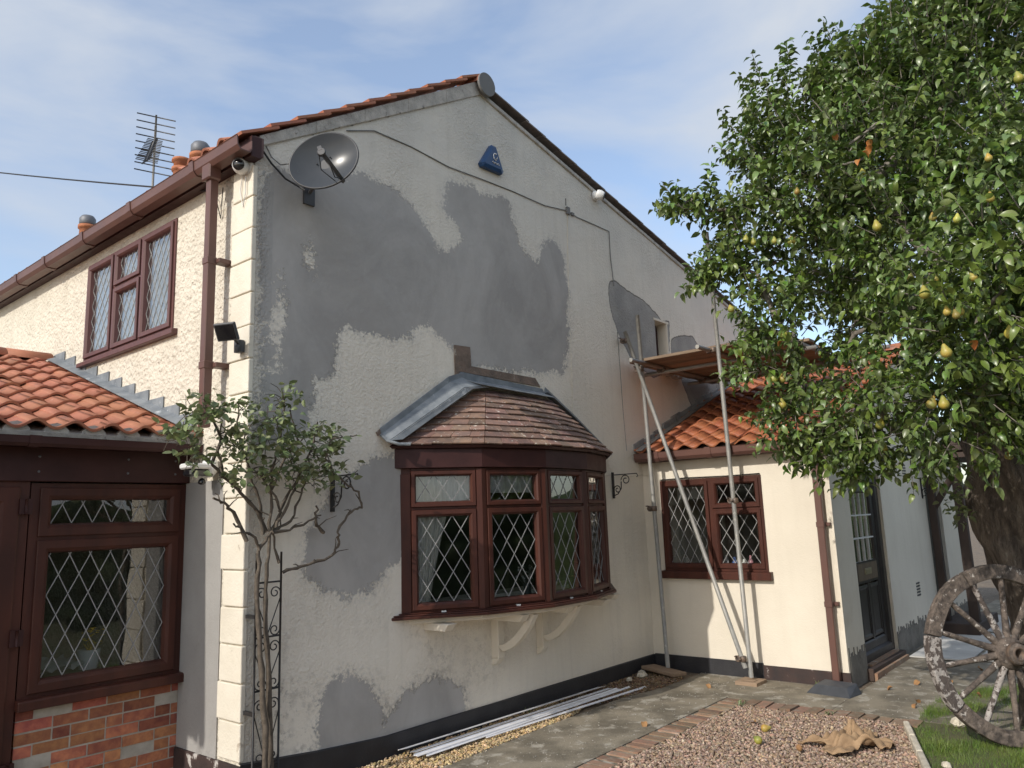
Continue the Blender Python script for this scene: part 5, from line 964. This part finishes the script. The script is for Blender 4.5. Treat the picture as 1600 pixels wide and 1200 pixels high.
for i, (x, y, s, lb) in enumerate(((4.78, -.20, .075, 'pale broken stone against the black plinth near the inner scaffold pole'), (4.55, -.17, .05, 'small white rubble lump on the brown gravel by the plinth'), (4.93, -.10, .06, 'rounded grey stone at the foot of the inner scaffold pole'))):
    m = MB(); m.lathe([(s*.6, 0), (s, s*.3), (s*.8, s*.7), (s*.2, s*.9)], 8, axes((x, y, 0), (1, 0, 0), (0, .7, 0), (0, 0, 1)), smooth=False); 
    m.v = [(a+rng.normal(0, s*.08), b+rng.normal(0, s*.08), max(0, c+rng.normal(0, s*.06))) for a, b, c in m.v]; tag(obj('rubble_stone', m, m_stone), lb, 'stone')
# ---------------------------------------------------------------- white beads on the ground
def bead(p, q, w, label, holes=True, tilt=0, name='render_bead', cat='bead', grp='white render beads lying along the foot of the gable'):
    p, q = V(p), V(q); d = (q-p).normalized(); s = V((d.y, -d.x, 0)); t = MB(); Zv = V((0, 0, 1)); L_ = (q-p).length
    th = tag(link(name, None, None, p), label, cat, grp)
    m = MB(); m.tube([p, q], .005, 5)
    if holes:
        cell = .021; n = int(L_/cell); dd = d*(L_/n); wing_ = s*math.cos(tilt)+Zv*math.sin(tilt); nn = wing_.cross(d).normalized()*.0012; a0 = p-wing_*.0
        ys = [0, .008, .017, .025, .034, w]
        for c0, c1, hole in ((0, .005, 0), (.005, .014, 1), (.014, .021, 0), (.021, .030, 1), (.030, w, 0)):
            if not hole: m.prism([p+wing_*c0, q+wing_*c0, q+wing_*c1, p+wing_*c1], nn)
            else:
                for k in range(n): a = p+dd*k; m.prism([a+wing_*c0, a+dd*.58+wing_*c0, a+dd*.58+wing_*c1, a+wing_*c1], nn)
    else: m.prism([p, q, q+s*w, p+s*w], (0, 0, .004)); m.prism([p, q, q+Zv*.012, p+Zv*.012], s*.002)
    obj('strip', m, m_whitem, th)
bead((1.30, -.085, .055), (4.02, -.12, .032), .10, 'perforated white bead lying closest against the black plinth', tilt=.25)
bead((1.33, -.19, .048), (4.05, -.225, .028), .062, 'perforated white bead in the middle of the bundle beside the plinth', tilt=.15)
bead((1.30, -.26, .042), (4.10, -.295, .022), .05, 'solid white bead on the outer side of the bundle beside the plinth', holes=False)
bead((1.38, -.315, .03), (4.25, -.355, .018), .022, 'thin white trim on the yellow gravel just outside the bead bundle', holes=False)
bead((2.0, -.37, .03), (4.36, -.48, .012), .022, 'single long white strip lying apart along the edge of the concrete path', holes=False)
# splash block under the extension downpipe
m = MB(); m.hexa([(4.93, -2.36, 0), (5.18, -2.40, 0), (5.26, -2.00, 0), (4.98, -1.93, 0), (5.03, -2.31, .075), (5.19, -2.36, .095), (5.24, -2.04, .095), (5.06, -2.0, .075)]); tag(obj('splash_block', m, m_splash, bevel=.006, seg=2), 'dark slate-grey wedge block under the extension downpipe', 'splash block')
# pale sheets on the ground beyond the door
for i, (x0, x1, y0, y1, lb) in enumerate(((7.35, 9.6, -2.95, -2.32, 'pale flat sheet lying on the path beyond the back door, against the wall'), (7.45, 9.9, -3.7, -3.0, 'pale flat sheet lying on the path behind the cartwheel'), (9.75, 11.6, -3.3, -2.45, 'furthest pale sheet lying by the canopy post'))):
    m = MB(); m.box(x0, x1, y0, y1, .006+.002*i, .022+.002*i); tag(obj('flat_sheet', m, m_slab, bevel=.003), lb, 'sheet', 'pale sheets lying on the path')
# ---------------------------------------------------------------- gravel
def stoneproto(a, b, c, k):
    r = np.random.default_rng(k); t = (1+5**.5)/2
    v = np.array([(-1, t, 0), (1, t, 0), (-1, -t, 0), (1, -t, 0), (0, -1, t), (0, 1, t), (0, -1, -t), (0, 1, -t), (t, 0, -1), (t, 0, 1), (-t, 0, -1), (-t, 0, 1)])/1.9
    f = np.array([(0, 11, 5), (0, 5, 1), (0, 1, 7), (0, 7, 10), (0, 10, 11), (1, 5, 9), (5, 11, 4), (11, 10, 2), (10, 7, 6), (7, 1, 8), (3, 9, 4), (3, 4, 2), (3, 2, 6), (3, 6, 8), (3, 8, 9), (4, 9, 5), (2, 4, 11), (6, 2, 10), (8, 6, 7), (9, 8, 1)])
    return v*(1+r.normal(0, .12, v.shape))*[a, b, c], f
SP = [stoneproto(1, .75, .5, 1), stoneproto(1.1, .6, .45, 2), stoneproto(.8, .8, .6, 3), stoneproto(1.25, .7, .4, 4)]
def gravel(name, poly, n, size, mat, z0, zspread, hmap=None):
    P = np.array(poly); lo, hi = P.min(0), P.max(0); q = rng.uniform(lo, hi, (int(n*3), 2)); q = q[inpoly(q[:, 0], q[:, 1], P)][:n]
    z = z0+rng.random(len(q))*zspread+(hmap(q[:, 0], q[:, 1]) if hmap else 0)
    vs, fs = scatter(SP, np.column_stack([q, z]), rotmats(len(q), tilt=.5), size*rng.lognormal(0, .28, len(q))); return tag(npmesh(name, vs, fs, mat), kind='stuff')
gravel('pink_gravel', [(1.9, -1.585), (4.21, -1.585), (4.225, -2.30), (4.20, -3.02), (3.9, -3.12), (3.1, -3.40), (2.0, -3.6), (1.6, -2.2)], 21000, .0130, m_gpink, -.015, .02, lambda x, y: .012*np.sin(x*3.1+1)*np.sin(y*4))
gravel('yellow_gravel', [(.6, -.045), (3.9, -.045), (3.55, -.35), (3.0, -.49), (1.2, -.56), (.5, -.62)], 9500, .011, m_gyel, -.012, .022)
gravel('brown_gravel', [(3.3, -.05), (5.33, -.05), (5.3, -.28), (4.95, -.62), (4.3, -.60), (3.75, -.47), (3.35, -.40)], 5500, .011, m_gdark, -.008, .022)
q = rng.uniform((.9, -1.35), (6.2, -.45), (420, 2)); q = np.concatenate([q, rng.uniform((4.4, -3.2), (6.5, -1.2), (160, 2))]); vs, fs = scatter(SP, np.column_stack([q, np.full(len(q), .003)]), rotmats(len(q), tilt=.4), rng.uniform(.0025, .007, len(q))); tag(npmesh('path_grit', vs, fs, m_mortar), kind='stuff')
# ---------------------------------------------------------------- lawn grass
G_ = [(4.26, -3.06), (5.2, -3.02), (5.9, -3.22), (6.8, -3.9), (6.8, -5.2), (1.8, -4.6), (1.8, -3.84), (3.1, -3.42)]
P = np.array(G_); q = rng.uniform(P.min(0), P.max(0), (150000, 2)); q = q[inpoly(q[:, 0], q[:, 1], P)]
bare_ = np.sin(q[:, 0]*3.3+.6)*np.sin(q[:, 1]*4.1+1)+rng.normal(0, .35, len(q)); q = q[(bare_ < .42)]; d_ = np.hypot(q[:, 0]-4.47, q[:, 1]+3.65); q = q[(d_ > .5) | (rng.random(len(q)) < .15)]
def blade(h, w, b): return np.array([(-w, 0, 0), (w, 0, 0), (w*.6, b*.35, h*.55), (-w*.6, b*.35, h*.55), (0, b, h)], float)
bl = [(blade(.05, .0018, .02), np.array([(0, 1, 2), (0, 2, 3), (3, 2, 4)])), (blade(.075, .0016, .045), np.array([(0, 1, 2), (0, 2, 3), (3, 2, 4)])), (blade(.035, .002, .01), np.array([(0, 1, 2), (0, 2, 3), (3, 2, 4)]))]
sc_ = rng.uniform(.4, 1.0, len(q))*(1+.5*np.sin(q[:, 0]*9)*np.sin(q[:, 1]*11+1)); vs, fs = scatter(bl, np.column_stack([q, np.full(len(q), -.006)]), rotmats(len(q), tilt=.3), sc_*.95); tag(npmesh('grass', vs, fs, m_grass), kind='stuff')
wd_ = []
for i, (x, y, n, lb) in enumerate(((4.19, -1.60, 26, 'small weed tuft at the corner of the brick edging'), (2.95, -.06, 10, 'tiny weed against the black plinth behind the white beads'), (5.33, -1.95, 12, 'small weed at the foot of the extension wall beside the splash block'), (4.24, -2.4, 12, 'weed sprig between the edging bricks halfway to the lawn'))):
    pp = np.array([x, y, 0])+rng.normal(0, .02, (n, 3))*[1.4, 1.4, 0]; vs, fs = scatter([leafproto(.06, .006, .6, .4, 3), leafproto(.045, .009, .9, .4, 3)], pp, rotmats(n, tilt=.2) @ np.array([[0, 0, -1.], [0, 1, 0], [1, 0, 0]]), rng.uniform(.6, 1.2, n)); tag(npmesh('weed', vs, fs, m_rleaf), lb, 'weed', 'weeds in the paving joints')
# ---------------------------------------------------------------- small things on the ground
def pear_mesh(h, seed=0):
    m = MB(); m.lathe([(.001, 0), (h*.20, h*.03), (h*.33, h*.16), (h*.375, h*.32), (h*.33, h*.50), (h*.22, h*.68), (h*.15, h*.84), (h*.09, h*.95), (.001, h*.985)], 14); me = m.mesh('pear'); me.materials.append(m_pear); return me
pm = pear_mesh(.085); sm_ = MB(); sm_.tube([(0, 0, .080), (.003, 0, .095), (.010, 0, .108)], .0018, 5); SM = sm_.mesh('stalk'); SM.materials.append(m_stem)
for x, y, r, lb in ((3.39, -2.13, (1.4, .2, .5), 'fallen pear standing further back on the pinkish gravel'), (3.04, -2.27, (1.1, 1.0, 2.2), 'larger-looking fallen pear on the pinkish gravel, nearest the camera')):
    o = tag(link('fallen_pear', pm, None, (x, y, .035)), lb, 'pear', 'windfall pears on the gravel'); o.rotation_euler = r
for x, y, lb in ((3.05, -2.55, 'brown windfall pear rotting on the gravel beside the tan cloth'),):
    o = tag(link('fallen_pear', pm, None, (x, y, .03)), lb, 'pear', 'windfall pears on the gravel'); o.rotation_euler = (1.5, .1, 1.2); o.scale = (.8, .8, .6); o.data = pm.copy(); o.data.materials[0] = m_dead
# crumpled tan cloth
vs, fs = [], []; n = 44; r3 = np.random.default_rng(5)
for i in range(n+1):
    for j in range(n+1):
        u, v = i/n*2-1, j/n*2-1; R = math.hypot(u, v); th_ = math.atan2(v, u); fold = math.sin(th_*3+1.0)*.5+.5*math.sin(th_*5+2.2)
        h = max(0, .15*(1-abs(u)**1.3)*(1-.55*abs(v)))*(.55+.45*fold)+.035*math.sin(u*9+v*4)*(1-R*.4)+.02*math.sin(v*13-u*6); h = 1.35*max(.004+.03*abs(math.sin(th_*7+R*4)), h)
        vs.append((u*.27*(1-.18*math.sin(v*5+1))+.04*math.sin(v*4), v*.19*(1+.25*math.sin(u*4)), h))
for i in range(n):
    for j in range(n): a = i*(n+1)+j; fs.append((a, a+n+1, a+n+2, a+1))
m = MB(); m.raw(vs, fs, True); o = tag(obj('discarded_cloth', m, m_bag), 'crumpled tan cloth dropped on the pinkish gravel near the lawn', 'cloth'); o.location = (3.42, -2.83, .0); o.rotation_euler = (0, 0, -.55); s_ = o.modifiers.new('thickness', 'SOLIDIFY'); s_.thickness = .004
for i, (x, y, s, lb) in enumerate(((4.43, -3.36, .07, 'pale angular stone on the grass beside the rim of the cartwheel'), (3.25, -3.5, .04, 'small pale stone at the near edge of the lawn'))):
    m = MB(); m.lathe([(s*.7, 0), (s, s*.3), (s*.85, s*.8), (s*.3, s)], 7, axes((x, y, 0), (1, 0, 0), (0, .8, 0), (0, 0, 1)), smooth=False); m.v = [(a+rng.normal(0, s*.07), b+rng.normal(0, s*.07), max(0, c+rng.normal(0, s*.05))) for a, b, c in m.v]; tag(obj('pale_stone', m, m_stone), lb, 'stone')
lv = leafproto(.08, .026, .8, .6, 5)
def leafmesh(L_, w, a, f, mat, nm='leaf'):
    v, f_ = leafproto(L_, w, a, f, 5); me = bpy.data.meshes.new(nm); me.from_pydata([tuple(p) for p in v], [], [tuple(int(k) for k in q) for q in f_]); me.materials.append(mat); me.polygons.foreach_set('use_smooth', [True]*len(f_)); return me
dm = leafmesh(.09, .032, .9, .8, m_dead, 'fallen_leaf')
for x, y in ((5.9, -2.75), (6.1, -3.0), (5.5, -2.6), (4.9, -2.95), (6.9, -3.1), (5.6, -3.3), (4.25, -3.75), (3.6, -2.0), (4.7, -1.0), (5.05, -2.9), (3.1, -1.2), (6.5, -2.75)):
    o = tag(link('fallen_leaf', dm, None, (x, y, .03)), 'dry brown fallen leaf lying on the ground near the tree', 'leaf', 'dry leaves fallen from the pear tree'); o.rotation_euler = (rng.normal(0, .3), .3, rng.uniform(0, 6))
# ---------------------------------------------------------------- cartwheel leaning on the trunk
HUB = V((4.10, -3.835, .655)); WN = V((-.90, -.42, .10)).normalized(); toC = (CAMP-HUB).normalized()
WNh = Matrix.Rotation(math.radians(37), 3, 'Z') @ V((toC.x, toC.y, 0)).normalized(); WN = (WNh+V((0, 0, .10))).normalized(); WXa = V((0, 0, 1)).cross(WN).normalized(); WYa = WN.cross(WXa).normalized()
wh = thing('cartwheel', 'large weathered wooden cartwheel with flaking white paint leaning on the pear tree', 'wheel', (4.10, -3.83, 0))
def wp(r, a, w): return HUB+WXa*(r*math.cos(a))+WYa*(r*math.sin(a))+WN*w
NS = 14; a00 = math.radians(84)
for k in range(7):
    m = MB(); A0 = 2*math.pi*k/7+.2; A1 = A0+2*math.pi/7-.012; n = 8; vs = []
    for i in range(n+1):
        a = A0+(A1-A0)*i/n; e = .003*math.sin(a*9); vs += [wp(.545+e, a, -.03), wp(.655+e, a, -.034), wp(.655+e, a, .034), wp(.545+e, a, .03)]
    f = [(3, 2, 1, 0), (4*n, 4*n+1, 4*n+2, 4*n+3)]
    for i in range(n):
        for c in range(4): f.append((4*i+c, 4*i+(c+1) % 4, 4*i+4+(c+1) % 4, 4*i+4+c))
    m.raw(vs, f); obj('felloe', m, m_wheelw if k == 3 else m_wheel, wh, bevel=.008, seg=2)
for k in range(NS):
    a = a00+2*math.pi*k/NS; m = MB(); rs = [(.10, .030, .022), (.2, .026, .02), (.36, .020, .018), (.50, .021, .018), (.565, .017, .015)]; vs = []
    for r, h, w in rs:
        c = wp(r, a, 0); t = (WYa*math.cos(a)-WXa*math.sin(a)); 
        for j in range(8): b = 2*math.pi*j/8; vs.append(c+t*h*math.cos(b)+WN*(w*1.3*math.sin(b)))
    f = []
    for i in range(len(rs)-1):
        for j in range(8): f.append((8*i+j, 8*i+(j+1) % 8, 8*i+8+(j+1) % 8, 8*i+8+j))
    m.raw(vs, f, True); obj('spoke', m, m_wheelw if k in (1, 6, 9) else m_wheel, wh)
m = MB(); m.lathe([(.035, .11), (.052, .118), (.075, .115), (.082, .09), (.085, .06), (.105, .05), (.118, .03), (.12, -.03), (.105, -.06), (.085, -.10), (.07, -.14), (.01, -.14)], 24, axes(HUB, WXa, WYa, WN), cap=False); obj('hub', m, m_wheel, wh)
m = MB(); m.lathe([(.032, -.08), (.036, .12), (.045, .124), (.055, .118)], 20, axes(HUB, WXa, WYa, WN), cap=False); m.lathe([(.0825, .075), (.0865, .085), (.0865, .10), (.082, .11)], 20, axes(HUB, WXa, WYa, WN), cap=False); obj('hub_band', m, m_coupler, wh)
m = MB(); m.lathe([(.034, .02), (.001, .02)], 16, axes(HUB, WXa, WYa, WN), cap=False); obj('bore', m, m_black, wh)
# ---------------------------------------------------------------- pear tree
tree = thing('pear_tree', 'large pear tree with glossy leaves and ripe yellow pears filling the right of the view', 'tree', (4.50, -3.66, 0))
TB = V((4.90, -4.04, 0)); m = MB(); vs, fs = [], []; prof = [(-.05, .36), (.15, .31), (.4, .27), (.8, .27), (1.15, .33), (1.45, .40), (1.7, .43), (1.9, .42), (2.3, .42), (2.8, .36), (3.3, .26)]; n = 40; K = 44
for i in range(K+1):
    z = -.05+3.35*i/K; r = np.interp(z, [p[0] for p in prof], [p[1] for p in prof])
    for j in range(n):
        a = 2*math.pi*j/n; b = 1+.09*math.sin(a*3+z*1.7)+.06*math.sin(a*7-z*3)+.05*math.sin(a*5+z*6)+.035*math.sin(a*13+z*9)+.03*math.sin(z*17+a*4)
        if i < 3: b += .12*max(0, math.sin(a*4+1))*(3-i)/3
        vs.append(TB+V((r*b*math.cos(a)+.05*math.sin(z*1.2), r*b*math.sin(a), z)))
for i in range(K):
    for j in range(n): a = i*n+j; b = i*n+(j+1) % n; fs.append((a, b, b+n, a+n))
m.raw(vs, fs, True); obj('trunk', m, m_trunk, tree)
LB = [(V(l[:3]), l[3]) for l in LOBES]
# limbs: from the trunk head out to each lobe
m = MB(); top = TB+V((0, 0, 2.6)); nodes = [top, TB+V((.1, .0, 3.2))]; ends = []
order = sorted(LB, key=lambda q: (q[0]-top).length)
for c, r in order:
    best = min(nodes, key=lambda q: (q-c).length+.25*(q-top).length*0); L_ = (c-best).length
    if L_ < .05: continue
    k = max(3, int(L_/.18)); pts = [best+(c-best)*(i/k)+V((rng.normal(), rng.normal(), rng.normal()))*.035*math.sin(math.pi*i/k)+V((0, 0, .10*math.sin(math.pi*i/k))) for i in range(k+1)]
    R0 = min(.10, .02+.035*r+.02*L_); R0 = .13 if best is nodes[0] or best is nodes[1] else R0*.7
    m.tube(pts, [R0*(1-.72*i/k) for i in range(k+1)], 8); nodes += pts[k//3:]
obj('limb', m, m_limb, tree)
m = MB(); sh_pos, sh_dir = [], []; C0 = V((4.5, -3.7, 3.6))
def inside(p): return any((p-c).length < r for c, r in LB)
wts = np.array([r**2.0+.02 for c, r in LB]); wts[[24, 26, 27, 29]] *= 1
wts /= wts.sum(); pick = rng.choice(len(LB), 6600, p=wts); GAP = V((1290, 540))
far = [i for i, (c, r) in enumerate(LB) if (c-CAMP).length > 9.2]
for q in pick:
    c, r = LB[q]; d = V(rng.normal(size=3)).normalized(); rr = r*(rng.random()**.42)
    p = c+d*rr; w = (p-C0).normalized(); dr_ = (d*.8+w*.7+V((0, 0, .35+.3*rng.random()))+V(rng.normal(size=3))*.45).normalized(); sh_pos.append(p); sh_dir.append(dr_)
for c, r in LB[:8]+LB[25:26]:
    for _ in range(6):
        a = rng.uniform(0, 6.28); e = rng.uniform(.35, 1.1); p = c+V((math.cos(a)*math.cos(e), math.sin(a)*math.cos(e), math.sin(e)))*r*.97
        for q in range(3): sh_pos.append(p+V((0, 0, .10*q))+V(rng.normal(0, .012, 3))); sh_dir.append((V((math.cos(a)*.3, math.sin(a)*.3, 1))+V(rng.normal(0, .12, 3))).normalized())
nsh = len(sh_pos); LP, LD, LU, tw = [], [], [], MB()
for p, d in zip(sh_pos, sh_dir):
    Ls = rng.uniform(.10, .24)*(1.35 if rng.random() < .12 else 1); s = d.orthogonal().normalized(); t = d.cross(s); n = int(Ls/.026)+2; ph = rng.uniform(0, 6)
    if rng.random() < .55: tw.tube([p-d*.05, p+d*Ls*.5, p+d*Ls], [.0045, .003, .0015], 4, cap=False)
    for k in range(n):
        a = ph+k*2.4; q = p+d*(Ls*(k+.5)/n); o = (s*math.cos(a)+t*math.sin(a)+d*.55).normalized(); o.z -= .12; LP.append(q+o*.012); LD.append(o)
LP = np.array(LP); LD = np.array(LD); LD /= np.linalg.norm(LD, axis=1)[:, None]; print('leaves', len(LP), 'shoots', nsh)
upv = np.tile([0, 0, 1.], (len(LP), 1))+rng.normal(0, .45, LP.shape); Yv = np.cross(upv, LD); Yv /= np.linalg.norm(Yv, axis=1)[:, None]; Zv2 = np.cross(LD, Yv); RM = np.stack([LD, Yv, Zv2], 2)
ss = rng.uniform(.72, 1.22, len(LP)); depth = (LP-np.array(CAMP)) @ np.array(cf); scr = np.abs((LP-np.array(CAMP)) @ np.array(cr)/depth) < .70
near = np.argsort(np.where(scr, depth, 99))[:300]; rest = np.ones(len(LP), bool); rest[near] = False
pro = [leafproto(.088, .0235, 1.0, .45, 4, .003), leafproto(.080, .0225, 1.5, .65, 4, .002), leafproto(.094, .0245, .7, .3, 4, .004), leafproto(.074, .024, .5, .6, 4, .003)]
vs, fs = scatter(pro, LP[rest], RM[rest], ss[rest]); npmesh('foliage', vs, fs, m_leaf, tree, smooth=True)['kind'] = 'stuff'
LM = [leafmesh(.088, .0235, 1.0, .45, m_leaf), leafmesh(.080, .0225, 1.5, .65, m_leaf), leafmesh(.094, .0245, .7, .3, m_leaf)]
for i, k in enumerate(near):
    r_ = RM[k]*ss[k]; mt = Matrix(((*r_[0], LP[k][0]), (*r_[1], LP[k][1]), (*r_[2], LP[k][2]), (0, 0, 0, 1))); piece('leaf', LM[i % 3], tree, mt)
obj('twigs', tw, m_limb, tree)['kind'] = 'stuff'
for x, y, z, h in PEARS:
    h = min(.088, max(.06, h*.88)); s = h/.085; q_ = (V((x, y, z))-CAMP).normalized()*(.05+.05*rng.random()); mt = Matrix.Translation(V((x, y, z-h*.5))+q_) @ Matrix.Rotation(rng.normal(0, .18), 4, 'X') @ Matrix.Rotation(rng.normal(0, .18), 4, 'Y') @ Matrix.Scale(s, 4); o = piece('pear', pm, tree, mt); k = link('stalk', SM, o)
orl = leafmesh(.075, .026, .8, .7, m_leafor)
for x, y, z in ((2.70, -3.40, 4.52), (2.72, -3.62, 4.36), (2.66, -3.58, 4.30), (2.69, -3.55, 4.26), (2.72, -3.63, 4.40), (2.3, -4.15, 2.75), (2.93, -2.78, 3.09)):
    o = piece('leaf', orl, tree, Matrix.Translation((x, y, z)) @ rotmatrix if False else Matrix.Translation((x, y, z)) @ Matrix.Rotation(rng.uniform(0, 6), 4, 'Z') @ Matrix.Rotation(.5, 4, 'Y'))
m = MB(); B = [V(p) for p in ((2.87, -3.42, 4.47), (2.95, -3.52, 4.56), (3.04, -3.64, 4.66), (3.14, -3.74, 4.58), (3.08, -3.62, 4.46), (2.95, -3.45, 4.36), (2.86, -3.34, 4.35))]
for s, r in ((B[:4], .011), ([B[3], B[4], B[5], B[6]], .010), ([B[2], (B[1]+B[5])/2+V((0, 0, .05)), B[0]-V((0, 0, .07))], .006), ([B[3], V((3.5, -3.8, 4.3))], .014)): m.tube(wig(s, .006), r, 6)
bb = obj('bare_branch', m, m_limb, tree)
# young shoot from the trunk burr
m = MB(); vs_, = ([],); P0 = V((4.70, -3.50, 1.80)); pp = [P0+V((rng.normal(0, .05), rng.normal(0, .05), rng.normal(0, .10))) for _ in range(60)]; pp = np.array([list(p) for p in pp]); vs, fs = scatter(pro, pp, rotmats(60, tilt=.8), rng.uniform(.7, 1.1, 60)); npmesh('trunk_shoots', vs, fs, m_rleaf, tree, smooth=True)['kind'] = 'stuff'
# hedge added behind the viewpoint, unseen itself, to darken reflections in the window glass
m = MB(); vs, fs = [], []; nx, nz = 90, 10
for i in range(nx+1):
    for j in range(nz+1):
        x = -9+26*i/nx; z = 2.4*j/nz; vs.append((x, -10.5+.18*math.sin(i*1.3+j)+.12*math.sin(i*.5-j*2.1)+(.0 if j < nz else -.3), z+.1*math.sin(i*.9)*(j == nz)))
for i in range(nx):
    for j in range(nz): a = i*(nz+1)+j; fs.append((a, a+1, a+nz+2, a+nz+1))
m.raw(vs, fs, True); m.box(-9, 17, -11.8, -10.8, 0, 2.3); tag(obj('hedge', m, m_hedge), 'dark green hedge added behind the viewpoint for the window reflections', 'hedge')
m = MB(); vs, fs = [], []; nx, nz = 40, 10
for i in range(nx+1):
    for j in range(nz+1):
        y = -11+8.7*i/nx; z = 2.5*j/nz; vs.append((14.4+.16*math.sin(i*1.3+j)+.12*math.sin(i*.5-j*2.1)+(.3 if j == nz else 0), y, z+.1*math.sin(i*.9)*(j == nz)))
for i in range(nx):
    for j in range(nz): a = i*(nz+1)+j; fs.append((a, a+nz+1, a+nz+2, a+1))
m.raw(vs, fs, True); m.box(14.8, 15.8, -11, -2.3, 0, 2.4); tag(obj('hedge', m, m_hedge), 'dark hedge closing the garden at the far right behind the cartwheel', 'hedge')
